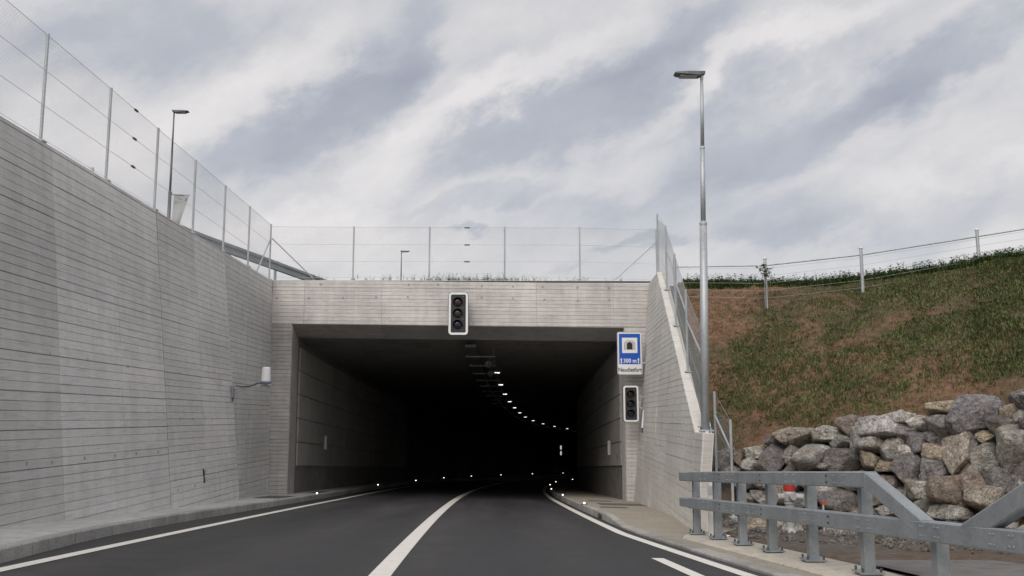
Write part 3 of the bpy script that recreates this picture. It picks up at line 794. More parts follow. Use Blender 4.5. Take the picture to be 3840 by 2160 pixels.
def build_rocks():
    t = thing('boulder_wall', 'dry stacked wall of rough grey and ochre boulders below the grass bank', 'boulder wall', (6.5, 17, -1.0))
    r = random.Random(11)
    rot0 = math.atan2(-3.2, 3.06)
    src = [rock_mesh(100 + i, 5 if i < 8 else 4) for i in range(30)]
    rocks = list(ROCKS)
    # more of the same beyond the right edge of the picture
    for s in [4.45 + 0.13 * i for i in range(8)]:
        for k in range(5):
            T, K, _ = [Vector(p) for p in st_at(s)]; p = T + (K - T) * (0.1 + 0.2 * k) + Vector((r.uniform(-.1, .1), r.uniform(-.1, .1), 0))
            rocks.append((p.x, p.y, p.z, r.uniform(.45, .7), r.uniform(.38, .55), r.choice('dgwybt')))
    for i, (x, y, z, w, h, c) in enumerate(rocks):
        o = bpy.data.objects.new('boulder', src[i % len(src)]); col.objects.link(o)
        dep = 0.5 * (w + h) * 0.62 + 0.12
        o.scale = (w * 0.60, dep, h * 0.615)
        o.location = (x + 0.02, y + 0.02, z)
        o.rotation_euler = (r.uniform(-0.25, 0.1), r.uniform(-0.22, 0.22), rot0 + r.uniform(-0.3, 0.3) + (PI if r.random() < 0.5 else 0))
        o.parent = t; o.matrix_parent_inverse = wm(t).inverted()
        b = TINT[c]; k = r.uniform(0.88, 1.14) * 1.62; o.color = (b[0] * k, b[1] * k * r.uniform(0.97, 1.02), b[2] * k * r.uniform(0.95, 1.04), 1)
    # loose rubble along the foot
    bm = bmesh.new()
    for i in range(900):
        s = r.uniform(0.1, 5.0); T, K, Cc = [Vector(p) for p in st_at(s)]; out = Vector((-(K - T).x, -(K - T).y, 0)).normalized()
        p = T + out * (abs(r.gauss(0.05, 0.3)) if i < 300 else r.uniform(0, 3.2)); q = (r.uniform(0.025, 0.09) * (1.6 if r.random() < 0.15 else 1)) * (1 if i < 300 else 0.5)
        if p.x < gx(p.y) + 0.5: continue
        mt = Matrix.Translation((p.x, p.y, -0.06 * p.y + 0.02)) @ Matrix.Rotation(r.uniform(0, 6), 4, 'Z') @ Matrix.Diagonal((q * r.uniform(.8, 1.5), q, q * 0.7, 1))
        vv = bmesh.ops.create_icosphere(bm, subdivisions=1, radius=1.0, matrix=mt)['verts']
        for v in vv: v.co += Vector((r.uniform(-1, 1), r.uniform(-1, 1), r.uniform(-1, 1))) * q * 0.22
    me = bpy.data.meshes.new('rubble'); bm.to_mesh(me); bm.free(); me.materials.append(M['boulder_stone'])
    o = bpy.data.objects.new('rubble', me); col.objects.link(o); o['kind'] = 'stuff'; o['label'] = 'loose stone rubble along the foot of the boulders'; o['category'] = 'rubble'; o.color = (0.30, 0.28, 0.26, 1)


build_rocks()


# ------------------------------------------------------------------ grass and weeds
def blade(m, p, d, up, L, w):
    s = d.cross(up).normalized() * w
    tip = p + up * L * 0.8 + d * L * 0.6; mid = p + up * L * 0.55 + d * L * 0.18
    o = len(m.v); m.v += [tuple(p - s), tuple(p + s), tuple(mid + s * 0.8), tuple(mid - s * 0.8), tuple(tip)]; m.f += [(o, o + 1, o + 2, o + 3), (o + 3, o + 2, o + 4)]


def leaf(m, p, d, up, L, w):
    s = d.cross(up).normalized() * w; a = p + d * L * 0.5 + up * L * 0.12; b = p + d * L
    o = len(m.v); m.v += [tuple(p), tuple(a + s), tuple(b), tuple(a - s)]; m.f += [(o, o + 1, o + 2, o + 3)]


def cover(s, v):                          # how green the bank is here: bare soil by the lamp post, dense near the crest and to the right
    p = bank_pt(s, v); f = v - 1
    n = noise.noise(Vector((p.x * 0.38, p.y * 0.30, 2))) + 0.7 * noise.noise(Vector((p.x * 1.0, p.y * 0.8, 7))) + 0.35 * noise.noise(Vector((p.x * 2.6, p.y * 2.6, 4)))
    c = 0.36 + 1.45 * n + 0.12 * min(s, 4)
    if f > 0.94: c += 1.6
    if 0.55 < f < 0.93 and s < 1.6: c -= 0.9 * (1 - s / 2.2)
    if f < 0.08: c -= 0.5
    if 0.12 < f < 0.9 and 1.6 < s: c += 0.5
    c = max(c, 0.06)
    return c, p


def build_grass():
    r = random.Random(5); g, dry, lv = MB(), MB(), MB(); Z = Vector((0, 0, 1))
    for i in range(48000):
        s = r.uniform(0.05, 5.3); v = 1 + r.random() ** 0.85 * 1.03
        if v > 2: v = 2
        c, p = cover(s, v)
        if r.random() > c: 
            if r.random() < 0.22:
                a = r.uniform(0, 2 * PI); d = Vector((math.cos(a), math.sin(a), 0))
                for _ in range(2): blade(dry, p + Vector((r.uniform(-.05, .05), r.uniform(-.05, .05), -0.01)), d, Z, r.uniform(0.04, 0.12), r.uniform(0.004, 0.009)); a += 2; d = Vector((math.cos(a), math.sin(a), 0))
            continue
        tgt = dry if r.random() < (0.10 if v > 1.9 else 0.55 if c < 0.7 else 0.28) else g
        L = r.uniform(0.04, 0.10) * (1.8 if v > 1.94 else 1 + 0.5 * min(1, max(0, c - 0.5)))
        for _ in range(3):
            a = r.uniform(0, 2 * PI); d = Vector((math.cos(a), math.sin(a), 0))
            blade(tgt, p + Vector((r.uniform(-.06, .06), r.uniform(-.06, .06), -0.01)), d, Z, L * r.uniform(0.7, 1.3), r.uniform(0.005, 0.011))
    for i in range(5600):                 # low broad-leaved weeds, tall ones on the crest
        s = r.uniform(0.1, 5.3); v = r.uniform(1.05, 1.9) if r.random() < 0.5 else r.uniform(1.93, 2.0)
        c, p = cover(s, v)
        if r.random() > c + 0.1: continue
        H = r.uniform(0.05, 0.14) if v < 1.93 else r.choice([r.uniform(0.08, 0.2), r.uniform(0.08, 0.2), r.uniform(0.16, 0.38)])
        if H > 0.12: blade(lv, p, Vector((r.uniform(-1, 1), r.uniform(-1, 1), 0.01)).normalized(), Z, H * 1.2, 0.006)
        for k in range(7 if H > 0.16 else 4):
            a = r.uniform(0, 2 * PI); d = Vector((math.cos(a), math.sin(a), r.uniform(-0.3, 0.5))).normalized()
            leaf(lv, p + Z * H * (k + 0.2) / 7.5 + Vector((r.uniform(-.012, .012), r.uniform(-.012, .012), 0)), d, Z, r.uniform(0.03, 0.085) * (1.35 if v > 1.93 else 1), r.uniform(0.010, 0.026) * (1.35 if v > 1.93 else 1))
    for nm, m, mat, lb in (('grass', g, 'grass_green', 'patchy green grass over the earth bank'), ('dry_grass', dry, 'grass_dry', 'dry straw-coloured grass over the earth bank'), ('weeds', lv, 'leaf_green', 'broad-leaved weeds on the bank and its crest')):
        o = m.build(nm, mat); o['kind'] = 'stuff'; o['label'] = lb; o['category'] = 'grass' if 'grass' in nm else 'weeds'
    st = bmesh.new()                      # small pale stones in the bank
    for i in range(260):
        s = r.uniform(0.1, 5.2); v = r.uniform(1.03, 1.93); c, p = cover(s, v)
        if c > 0.9: continue
        q = r.uniform(0.010, 0.032) * (1.8 if r.random() < 0.12 else 1)
        vv = bmesh.ops.create_icosphere(st, subdivisions=1, radius=1.0, matrix=Matrix.Translation(p) @ Matrix.Diagonal((q * 1.4, q, q * 0.8, 1)))['verts']
        for w in vv: w.co += Vector((r.uniform(-1, 1), r.uniform(-1, 1), r.uniform(-1, 1))) * q * 0.25
    me = bpy.data.meshes.new('pebbles'); st.to_mesh(me); st.free(); me.materials.append(M['boulder_stone'])
    o = bpy.data.objects.new('pebbles', me); col.objects.link(o); o['kind'] = 'stuff'; o['label'] = 'small pale stones scattered in the earth bank'; o['category'] = 'pebbles'; o.color = (0.30, 0.25, 0.20, 1)
    # weeds growing on top of the portal
    m = MB()
    for i in range(340):
        x = r.gauss(-0.9, 1.15) if r.random() < 0.72 else r.uniform(-6.0, 4.3); p = Vector((x, r.uniform(PY + 0.1, PY + 0.4), ztop(x) + 0.055))
        H = r.choice([r.uniform(0.04, 0.14), r.uniform(0.04, 0.14), r.uniform(0.1, 0.28)])
        if abs(x + 0.9) > 2.2: H = r.uniform(0.03, 0.2)
        blade(m, p, Vector((r.uniform(-1, 1), r.uniform(-1, 1), 0)).normalized(), Z, H * 1.25, 0.005)
        for k in range(5):
            a = r.uniform(0, 2 * PI); leaf(m, p + Z * H * (0.25 + 0.18 * k), Vector((math.cos(a), math.sin(a), r.uniform(0, .5))).normalized(), Z, r.uniform(0.025, 0.07), r.uniform(0.008, 0.02))
    o = m.build('weeds', 'leaf_green'); o['kind'] = 'stuff'; o['label'] = 'sparse weeds along the top edge of the portal'; o['category'] = 'weeds'


build_grass()


def build_sapling():
    r = random.Random(3); base = Vector((7.42, 25.6, 4.12))
    t = thing('sapling', 'young leafy sapling standing against the bank fence post', 'sapling', base)
    m = MB(); top = base + Vector((0.02, 0, 1.12)); m.tube(base - Vector((0, 0, 0.1)), top, 0.014, 0.005, 6)
    br = []
    for k in range(12):
        a = r.uniform(0, 6.28); h = r.uniform(0.45, 1.05); e = base + Vector((0, 0, h)); q = e + Vector((math.cos(a) * 0.16, math.sin(a) * 0.16, r.uniform(0.03, 0.16))); m.tube(e, q, 0.006, 0.003, 4); br.append((e, q))
    m.build('trunk', 'bark', t)
    m = MB()
    for i in range(150):
        e, q = r.choice(br); p = e + (q - e) * r.uniform(0.3, 1.15); a = r.uniform(0, 6.28)
        leaf(m, p, Vector((math.cos(a), math.sin(a), r.uniform(-.5, .4))).normalized(), Vector((0, 0, 1)), r.uniform(0.06, 0.12), r.uniform(0.018, 0.035))
    m.build('crown', 'leaf_green', t)


build_sapling()


# ------------------------------------------------------------------ fences
def mesh_bay(a, b, ha, hb, pitch=0.072, rad=0.0011):
    """chain-link between two post feet: straight diagonal wires clipped to the bay"""
    a, b = Vector(a), Vector(b); L = (b - a).length; m = MB(); h = min(ha, hb); Z = Vector((0, 0, 1))
    P = lambda u, w: a + (b - a) * (u / L) + Z * (0.04 + w)
    n = int((L + h) / pitch)
    for k in range(1, n + 1):
        c = k * pitch
        for sgn in (1, -1):
            w0, w1 = 0.0, h - 0.05
            u0, u1 = c - 0, c - w1            # going up to the left
            if u0 > L: w0 = c - L; u0 = L
            if u1 < 0: w1 = c; u1 = 0
            if w1 - w0 < 0.02: continue
            if sgn > 0: m.tube(P(u0, w0), P(u1, w1), rad, None, 3, False)
            else: m.tube(P(L - u0, w0), P(L - u1, w1), rad, None, 3, False)
    return m


def tensioner(m, p, d):
    d = Vector(d).normalized(); m.tube(Vector(p) - d * 0.06, Vector(p) + d * 0.06, 0.024, 0.024, 8); m.tube(Vector(p) - d * 0.10, Vector(p) - d * 0.06, 0.008, 0.024, 6); m.tube(Vector(p) + d * 0.06, Vector(p) + d * 0.10, 0.024, 0.008, 6)


def fence(label, feet, h, wires, skip=0, pr=0.026, tens=None, tops=None, cap=False, mat='galvanised', mesh=True, braces=(), top_rail=None):
    t = thing('mesh_fence', label, 'fence', feet[0]); Z = Vector((0, 0, 1))
    hs = tops or [h] * len(feet)
    for p, hh in list(zip(feet, hs))[skip:]:
        p = Vector(p); m = MB(); m.tube(p - Z * 0.02, p + Z * hh, pr, pr, 10)
        o = m.build('post', mat, t)
        if cap:
            m = MB(); m.lathe(p + Z * hh, [(pr * 1.25, -0.02), (pr * 1.35, 0.0), (pr * 1.1, 0.025), (pr * 0.4, 0.04)], 10); m.build('cap', 'post_white', o)
        else:
            m = MB(); m.box(p.x - 0.07, p.x + 0.07, p.y - 0.07, p.y + 0.07, p.z - 0.012, p.z + 0.012); m.build('base_plate', mat, o)
    for i in range(len(feet) - 1):
        a, b = Vector(feet[i]), Vector(feet[i + 1])
        if mesh:
            o = mesh_bay(a, b, hs[i], hs[i + 1]).build('mesh_panel', 'mesh_wire', t)
        m = MB()
        for w in wires: m.tube(a + Z * (hs[i] * w), b + Z * (hs[i + 1] * w), 0.0035, None, 5, False)
        m.build('tension_wire', 'mesh_wire', t)
        if top_rail: m = MB(); m.tube(a + Z * (hs[i] - top_rail), b + Z * (hs[i + 1] - top_rail), 0.021, None, 8); m.build('top_rail', mat, t)
        if tens is not None and i == tens:
            for w in wires:
                if w < 0.2: continue
                m = MB(); tensioner(m, (a + b) / 2 + Z * (hs[i] * w), b - a); m.build('tensioner', 'dark_steel', t)
    for a, b in braces:
        m = MB(); m.tube(a, b, 0.019, None, 8); m.build('brace', mat, t)
    return t


W3 = (0.985, 0.655, 0.335, 0.03)
XF = -7.16
fence('tall chain-link fence on top of the long concrete wall', [(XF, y, ZW + 0.012) for y in (4.45, 6.9, 9.35, 11.8, 14.25, 16.70, 19.12, 21.58, 24.02, 26.45, 28.98)], 1.76, W3, tens=5,
      braces=[((XF, 28.98, ZW + 1.30), (XF, 27.45, ZW + 0.02))])
HF = 5.36
fence('chain-link fence across the top of the tunnel portal', [(-7.15, 29.0, HF - 0.07), (-4.62, PY + 0.2, HF), (-2.20, PY + 0.2, HF), (0.20, PY + 0.2, HF), (2.60, PY + 0.2, HF), (5.06, PY + 0.2, HF - 0.06)], 1.70, W3, skip=1, tens=2,
      braces=[((-7.13, 29.02, HF + 1.24), (-5.85, PY + 0.2, HF)), ((5.04, PY + 0.2, HF + 1.2), (3.72, PY + 0.2, HF))])


def wing_fence():
    f, tp = [], []
    for u in (11.3, 8.75, 6.15, 3.55, 1.25):
        z = wing_top(u); p = wing_pt(u, z, 0.0); off = 0.16 if z > 1 else 0.22
        p = p + NW * (BATTER * 0 + off - (BATTER * (z + 1.2) * 0)); f.append((p.x, p.y, z + 0.01)); tp.append(1.80 if u < 11 else 1.95)
    Z = Vector((0, 0, 1))
    br = [(Vector(f[i]) + Z * (tp[i] * 0.62), Vector(f[i + 1]) + Z * (tp[i + 1] * 0.72)) for i in range(1, 4)]
    fence('chain-link fence stepping down the sloping wing wall', f, 1.8, W3, tops=tp, braces=br)
    fence('short fence end behind the lamp post at the low end of wing wall', [(4.13, 17.9, -0.55), (4.20, 17.0, -0.75)], 1.5, W3, tops=[2.05, 1.72], braces=[((4.13, 17.9, 1.05), (4.2, 17.0, 0.40))])


wing_fence()
fence('low post and rail fence along the crest of the grass bank', [(5.1, 26.6, 4.20), (7.55, 26.0, 4.05), (10.30, 26.0, 4.36), (13.66, 26.0, 4.98), (16.2, 24.2, 5.2), (18.6, 21.6, 5.3)], 1.3, (0.8, 0.65, 0.5, 0.35, 0.2), pr=0.045, cap=True,
      tops=[1.32, 1.42, 1.42, 1.34, 1.34, 1.34], mesh=False, top_rail=0.20, mat='galvanised')


# ------------------------------------------------------------------ guardrail
def build_guardrail():
    m = MB(); rows = []
    for y in ys(-2, 15.6, 0.8):
        c = gx(y); z = gtop(y) - 1.0
        w0, w1 = (0.36, 0.42) if y < 15 else (0.1, 0.3)
        rows.append([(c - w0, y, z - 0.3), (c - w0, y, z - 0.015), (c - w0 + 0.02, y, z), (c + w1 - 0.02, y, z), (c + w1, y, z - 0.02), (c + w1, y, z - 0.4)])
    m.grid(rows); n = len(rows)
    m.f.append(tuple((n - 1) * 6 + i for i in range(6))); o = fix_normals(m.build('guardrail_plinth', 'plinth_concrete'))
    tag(o, 'pale concrete plinth under the guardrail posts', 'plinth')
    t = thing('guardrail', 'grey galvanised double box-beam guardrail in front of the boulders', 'guardrail', (3.4, 11, -0.6))
    H, W, LB = 0.155, 0.13, 0.415
    f = 0.07                                 # beams sit on the road side of the posts
    P = lambda y, dz: Vector((gx(y) - f, y, gtop(y) - dz))
    up = MB(); up.beam(P(15.3, H / 2), P(9.02, H / 2), W, H)
    ub_ = up.build('upper_beam', 'rail_steel', t)
    m = MB(); m.beam(P(15.31, H / 2 + 0.004), P(15.31, H / 2 + 0.004) + Vector((-0.05, 0.42, -0.02)), W - 0.012, H - 0.012); m.build('beam_end', 'rail_steel', t)
    lo = MB(); lo.beam(P(15.3, LB + H / 2), P(2.0, LB + H / 2), W, H + 0.012)
    lb_ = lo.build('lower_beam', 'rail_steel', t)
    m = MB(); m.beam(P(15.31, LB + H / 2 + 0.004), P(15.31, LB + H / 2) + Vector((-0.05, 0.42, -0.02)), W - 0.012, H - 0.012); m.build('beam_end', 'rail_steel', t)
    m = MB(); m.beam(P(9.055, H / 2), P(8.05, LB + 0.06), W - 0.004, H - 0.004, up=(0, 0.53, 0.85)); m.build('sloping_beam', 'rail_steel', t)
    m = MB(); m.beam(P(7.40, LB + 0.06), P(6.42, H / 2), W - 0.004, H - 0.004, up=(0, -0.53, 0.85)); m.build('sloping_beam', 'rail_steel', t)
    m = MB(); m.beam(P(6.455, H / 2), P(2.0, H / 2), W, H); m.build('upper_beam', 'rail_steel', t)
    Z = Vector((0, 0, 1))
    for i, y in enumerate((15.45, 14.33, 13.2, 12.06, 10.8, 9.45, 8.1, 6.8, 5.5, 4.2)):
        x = gx(y) + 0.055; zb = gtop(y) - 1.0; zt = gtop(y) - (0.05 if (y > 9.2 or y < 6.4) else LB + 0.02)
        m = MB()                              # H-section post
        m.box(x - 0.055, x - 0.045, y - 0.05, y + 0.05, zb, zt); m.box(x + 0.045, x + 0.055, y - 0.05, y + 0.05, zb, zt); m.box(x - 0.045, x + 0.045, y - 0.004, y + 0.004, zb, zt)
        m.box(x - 0.054, x + 0.054, y - 0.054, y - 0.050, zb, zt)
        o = m.build('post', 'rail_steel', t)
        m = MB(); m.box(x - 0.12, x + 0.12, y - 0.12, y + 0.12, zb + 0.018, zb + 0.036); m.build('base_plate', 'rail_steel', o)
        m = MB()
        for sx in (-1, 1):
            for sy in (-1, 1): m.tube((x + sx * 0.09, y + sy * 0.09, zb), (x + sx * 0.09, y + sy * 0.09, zb + 0.075), 0.012, None, 6)
        b = m.build('anchor_bolts', 'bolt_dark', o); b['kind'] = 'stuff'
    for dz, bm_, yy in ((0.0, ub_, (14.4, 13.1, 10.9, 9.6)), (LB, lb_, (14.3, 13.1, 12.3, 10.4, 9.1, 7.9, 6.9, 5.6))):
        for yc in yy:
            m = MB()
            for dy in (-0.14, -0.09, 0.09, 0.14):
                for q in (0.04, 0.115):
                    p = P(yc + dy, dz + q); m.tube(p + Vector((-W / 2 + 0.004, 0, 0)), p + Vector((-W / 2 - 0.008, 0, 0)), 0.009, 0.007, 6)
            m.build('bolt_row', 'rail_steel', bm_)['kind'] = 'stuff'
        for yc in (13.6, 11.9, 9.9):
            m = MB()
            for q in (0.045, 0.11): m.box(gx(yc) - f - W / 2 - 0.003, gx(yc) - f - W / 2 + 0.004, yc - 0.022, yc + 0.022, gtop(yc) - dz - q - 0.008, gtop(yc) - dz - q + 0.008)
            m.build('slot', 'signal_black', bm_)


build_guardrail()
# ------------------------------------------------------------------ lamp posts
def rounded(w, h, r, n=5):
    P = []
    for cx, cy, a0 in ((w / 2 - r, h / 2 - r, 0), (-w / 2 + r, h / 2 - r, 90), (-w / 2 + r, -h / 2 + r, 180), (w / 2 - r, -h / 2 + r, 270)):
        for i in range(n + 1):
            a = R(a0 + 90 * i / n); P.append((cx + r * math.cos(a), cy + r * math.sin(a)))
    return P


def lamp_post(label, base, h, side, r0, mat, tilt=0.0, seg=None):
    t = thing('lamp_post', label, 'street lamp', base); b = Vector(base); Z = Vector((0, 0, 1))
    tx = lambda z: b + Vector((tilt * z, 0, z))
    m = MB(); m.tube(b, tx(h * 0.56), r0, r0 * 0.86, 14); m.build('pole', mat, t, True)
    m = MB(); m.tube(tx(h * 0.56), tx(h * 0.775), r0 * 0.60, r0 * 0.56, 12); m.tube(tx(h * 0.775), tx(h * 0.985), r0 * 0.46, r0 * 0.36, 12); m.build('upper_pole', mat, t, True)
    m = MB(); m.lathe(tx(h * 0.555), [(r0 * 0.9, 0), (r0 * 0.93, 0.02), (r0 * 0.93, 0.05), (r0 * 0.62, 0.075)], 14); m.lathe(tx(h * 0.77), [(r0 * 0.62, 0), (r0 * 0.62, 0.03), (r0 * 0.48, 0.05)], 12); m.build('collar', mat, t)
    # flat LED head, slightly tipped up at its tip
    L = 0.56; top = tx(h * 0.97); s = side
    prof = [(-0.06, 0.02, 0.07, 0.05), (0.06, 0.0, 0.12, 0.075), (0.30, -0.005, 0.14, 0.06), (0.50, -0.012, 0.12, 0.03), (0.545, -0.015, 0.09, 0.012)]
    m = MB(); rows = []
    for u, dz, hw, th in prof:
        z = top.z + 0.13 + dz + 0.0 * u
        rows.append([(top.x + s * u, top.y - hw, z - th), (top.x + s * u, top.y + hw, z - th), (top.x + s * u, top.y + hw, z), (top.x + s * u, top.y - hw, z), (top.x + s * u, top.y - hw, z - th)])
    m.grid(rows); n = 5; m.f += [(0, 1, 2, 3), (20, 21, 22, 23)]
    hd = fix_normals(m.build('lamp_head', 'dark_steel', t))
    m = MB(); m.box(min(top.x + s * 0.1, top.x + s * 0.44), max(top.x + s * 0.1, top.x + s * 0.44), top.y - 0.1, top.y + 0.1, top.z + 0.046, top.z + 0.054); m.build('diffuser', 'sign_grey', hd)
    m = MB(); m.tube(top, top + Z * 0.10, r0 * 0.42, r0 * 0.42, 10); m.build('spigot', mat, t)
    m = MB(); m.box(b.x - r0 * 1.6, b.x + r0 * 1.6, b.y - r0 * 1.6, b.y + r0 * 1.6, b.z - 0.012, b.z + 0.018)
    pl = m.build('base_plate', mat, t)
    m = MB()
    for sx in (-1, 1):
        for sy in (-1, 1): m.tube((b.x + sx * r0 * 1.3, b.y + sy * r0 * 1.3, b.z - 0.04), (b.x + sx * r0 * 1.3, b.y + sy * r0 * 1.3, b.z + 0.08), 0.016, None, 6)
    m.build('anchor_bolts', 'bolt_dark', pl)['kind'] = 'stuff'
    return t


lamp_post('tall galvanised lamp post standing on the low end of the wing wall', (3.90, 17.72, 0.76), 7.10, -1, 0.082, 'galvanised', tilt=0.018)
lamp_post('dark slim lamp post with a banner behind the tall wall', (-12.18, 34.0, 5.2), 7.30, 1, 0.07, 'dark_steel')
lamp_post('small distant lamp post seen above the tunnel portal', (-6.52, 62.0, 5.2), 7.0, 1, 0.075, 'dark_steel')


def build_banner():
    t = thing('banner', 'pale flapping banner hung from the lamp post behind the wall', 'banner', (-12.1, 34.0, 8.0))
    m = MB(); m.tube((-12.12, 33.97, 9.19), (-11.44, 33.97, 9.165), 0.012, None, 6); m.tube((-12.11, 33.97, 9.18), (-12.11, 33.97, 9.28), 0.018, None, 6); m.build('arm', 'dark_steel', t)
    def pt(u, v, o): # u 0..1 across, v 0..1 down
        xl = -12.02 - 0.06 * v; xr = -11.45 - 0.36 * v
        return (xl + (xr - xl) * u, 33.97 + 0.05 * math.sin(3 * u + 4 * v) * (0.3 + v) + o, 9.16 - 1.22 * v + 0.02 * math.sin(5 * u))
    m = MB(); m.grid([[pt(i / 8, j / 12, 0.0) for i in range(9)] for j in range(13)]); m.grid([[pt(i / 8, j / 12, 0.006) for i in range(9)] for j in range(13)]); c = m.build('cloth', 'banner_cloth', t, True)
    for u0, u1, v0, v1, mt in ((0.04, 0.72, 0.20, 0.225, 'banner_print'), (0.30, 0.66, 0.105, 0.125, 'banner_print'), (0.80, 0.93, 0.07, 0.17, 'banner_mark'), (0.04, 0.96, 0.255, 0.265, 'banner_print')):
        m = MB(); m.grid([[pt(u0 + (u1 - u0) * i / 4, v0 + (v1 - v0) * j / 2, -0.004) for i in range(5)] for j in range(3)]); m.build('print', mt, c)


build_banner()


def back_guardrail():
    t = thing('guardrail', 'dark steel guardrail of the upper road behind the tall wall', 'guardrail', (-7.6, 28, 5.2))
    pts = [(-9.3, 19.5), (-8.75, 22.5), (-8.2, 25.6), (-7.55, 28.6), (-6.95, 31.5), (-6.35, 34.3), (-5.2, 38.6)]
    Zt = 6.06
    prof = [(0.0, 0.0), (0.05, -0.02), (0.05, -0.10), (0.005, -0.13), (0.005, -0.19), (0.05, -0.22), (0.05, -0.30), (0.0, -0.32)]
    rows = []
    for i, (x, y) in enumerate(pts):
        rows.append([(x + d, y - d * 0.3, Zt + z) for d, z in prof] + [(x + d - 0.012, y - d * 0.3, Zt + z) for d, z in reversed(prof)])
    m = MB(); m.grid(rows); m.build('rail', 'rail_steel', t)
    for (x, y) in [(-8.9, 21.7), (-8.32, 24.9), (-7.86, 27.2), (-7.22, 30.2), (-6.72, 32.6), (-6.05, 35.4)]:
        m = MB(); m.box(x - 0.09, x - 0.02, y - 0.05, y + 0.05, 5.15, Zt - 0.04); m.build('post', 'rail_steel', t)
    m = MB(); m.tube((-8.95, 20.0, 5.15), (-8.9, 20.0, 6.42), 0.06, 0.055, 10); o = m.build('marker_post', 'post_white'); tag(o, 'white marker post top peeking over the tall wall', 'marker post')


back_guardrail()
KL = (29.6, 43.0, 56.0, 68.5, 81.5, 93.0, 104.0, 114.0, 123.0)
KR = (25.2, 33.5, 45.0, 59.0, 74.0, 88.0)


# ------------------------------------------------------------------ signals, sign, fittings
def ring_plate(m, outer, inner, c, y0, y1):
    n = len(outer); X = lambda p, y: (c[0] + p[0], y, c[1] + p[1])
    o = len(m.v); m.v += [X(p, y0) for p in outer] + [X(p, y0) for p in inner] + [X(p, y1) for p in outer] + [X(p, y1) for p in inner]
    for i in range(n):
        j = (i + 1) % n
        m.f += [(o + i, o + j, o + n + j, o + n + i), (o + 2 * n + i, o + 3 * n + i, o + 3 * n + j, o + 2 * n + j), (o + i, o + 2 * n + i, o + 2 * n + j, o + j), (o + n + i, o + n + j, o + 3 * n + j, o + 3 * n + i)]
    return m


def flat(m, P, c, y0, y1):
    return m.hexa([(c[0] + x, y0, c[1] + z) for x, z in P], [(c[0] + x, y1, c[1] + z) for x, z in P])


def traffic_light(label, cx, y, cz, w, h):
    t = thing('traffic_light', label, 'traffic light', (cx, y, cz - h / 2)); c = (cx, cz)
    bw = 0.115 * w; r = 0.17 * w
    m = MB(); flat(m, rounded(w - 2 * bw + 0.01, h - 2 * bw + 0.01, 0.03), c, y - 0.03, y + 0.16); hs = fix_normals(m.build('housing', 'signal_black', t))
    m = MB(); ring_plate(m, rounded(w, h, r), rounded(w - 2 * bw, h - 2 * bw, 0.04), c, y - 0.045, y + 0.01); fix_normals(m.build('white_border', 'signal_white', t))
    m = MB(); ring_plate(m, rounded(w + 0.03, h + 0.03, r + 0.015), rounded(w - 0.004, h - 0.004, r), c, y - 0.02, y + 0.03); fix_normals(m.build('rim', 'signal_black', t))
    R0 = 0.235 * w
    for k, lm in enumerate(('lens_red', 'lens_amber', 'lens_green')):
        z = cz + (1 - k) * 0.265 * h; x = cx - 0.03 * w
        m = MB(); m.lathe((x, y - 0.031, z), [(R0, 0.0), (R0 * 0.98, 0.012), (R0 * 0.75, 0.026), (R0 * 0.4, 0.035), (0.001, 0.038)], 24, (0, -1, 0)); ln = m.build('lens', lm, t, True)
        m = MB(); n = 18; A = [R(-20 + 220 * i / n) for i in range(n + 1)]; rows = []
        for rr, yo, in ((R0 * 1.08, 0.0), (R0 * 1.06, -0.15), (R0 * 1.02, -0.15), (R0 * 1.03, 0.0)):
            rows.append([(x + rr * math.cos(a), y - 0.031 + yo * (0.45 + 0.55 * max(0, math.sin(a))), z + rr * math.sin(a)) for a in A])
        m.grid(rows); m.build('visor', 'signal_black', t, True)
    for k in (0.40, 0.13, -0.13, -0.39):
        m = MB(); m.box(cx + 0.22 * w, cx + 0.26 * w, y - 0.045, y - 0.028, cz + k * h - 0.02, cz + k * h + 0.02); m.build('latch', 'dark_steel', hs)
    return t


t = traffic_light('overhead traffic light with white border hanging before the portal header', -1.235, 28.75, 4.19, 0.60, 1.32)
m = MB()
for z in (3.75, 4.6): m.beam((-1.235, 28.88, z), (-1.235, PY + 0.005, z), 0.06, 0.06)
m.build('bracket', 'dark_steel', t)
t = traffic_light('side traffic light with white border below the blue tunnel sign', 4.00, 28.3, 1.42, 0.46, 1.08)
m = MB(); m.tube((4.1, 28.42, 1.28), (4.52, 28.42, 1.28), 0.028, None, 8); m.tube((4.1, 28.42, 1.62), (4.54, 28.42, 1.62), 0.02, None, 8); m.build('bracket', 'galvanised', t)


def text_mesh(body, size, name, mat, parent, c, y, bold=0.0, sx=1.0):
    cu = bpy.data.curves.new('lettering', 'FONT'); cu.body = body; cu.size = size; cu.align_x = 'CENTER'; cu.align_y = 'CENTER'; cu.extrude = 0.0012; cu.offset = bold; cu.resolution_u = 3
    tmp = bpy.data.objects.new('lettering', cu); col.objects.link(tmp)
    dg = bpy.context.evaluated_depsgraph_get(); me = bpy.data.meshes.new_from_object(tmp.evaluated_get(dg))
    bpy.data.objects.remove(tmp); bpy.data.curves.remove(cu)
    me.transform(Matrix.Translation((c[0], y, c[1])) @ Matrix.Rotation(PI / 2, 4, 'X') @ Matrix.Diagonal((sx, 1, 1, 1)))
    me.materials.clear(); me.materials.append(M[mat])
    o = bpy.data.objects.new(name, me); col.objects.link(o); o.parent = parent; o.matrix_parent_inverse = wm(parent).inverted(); return o


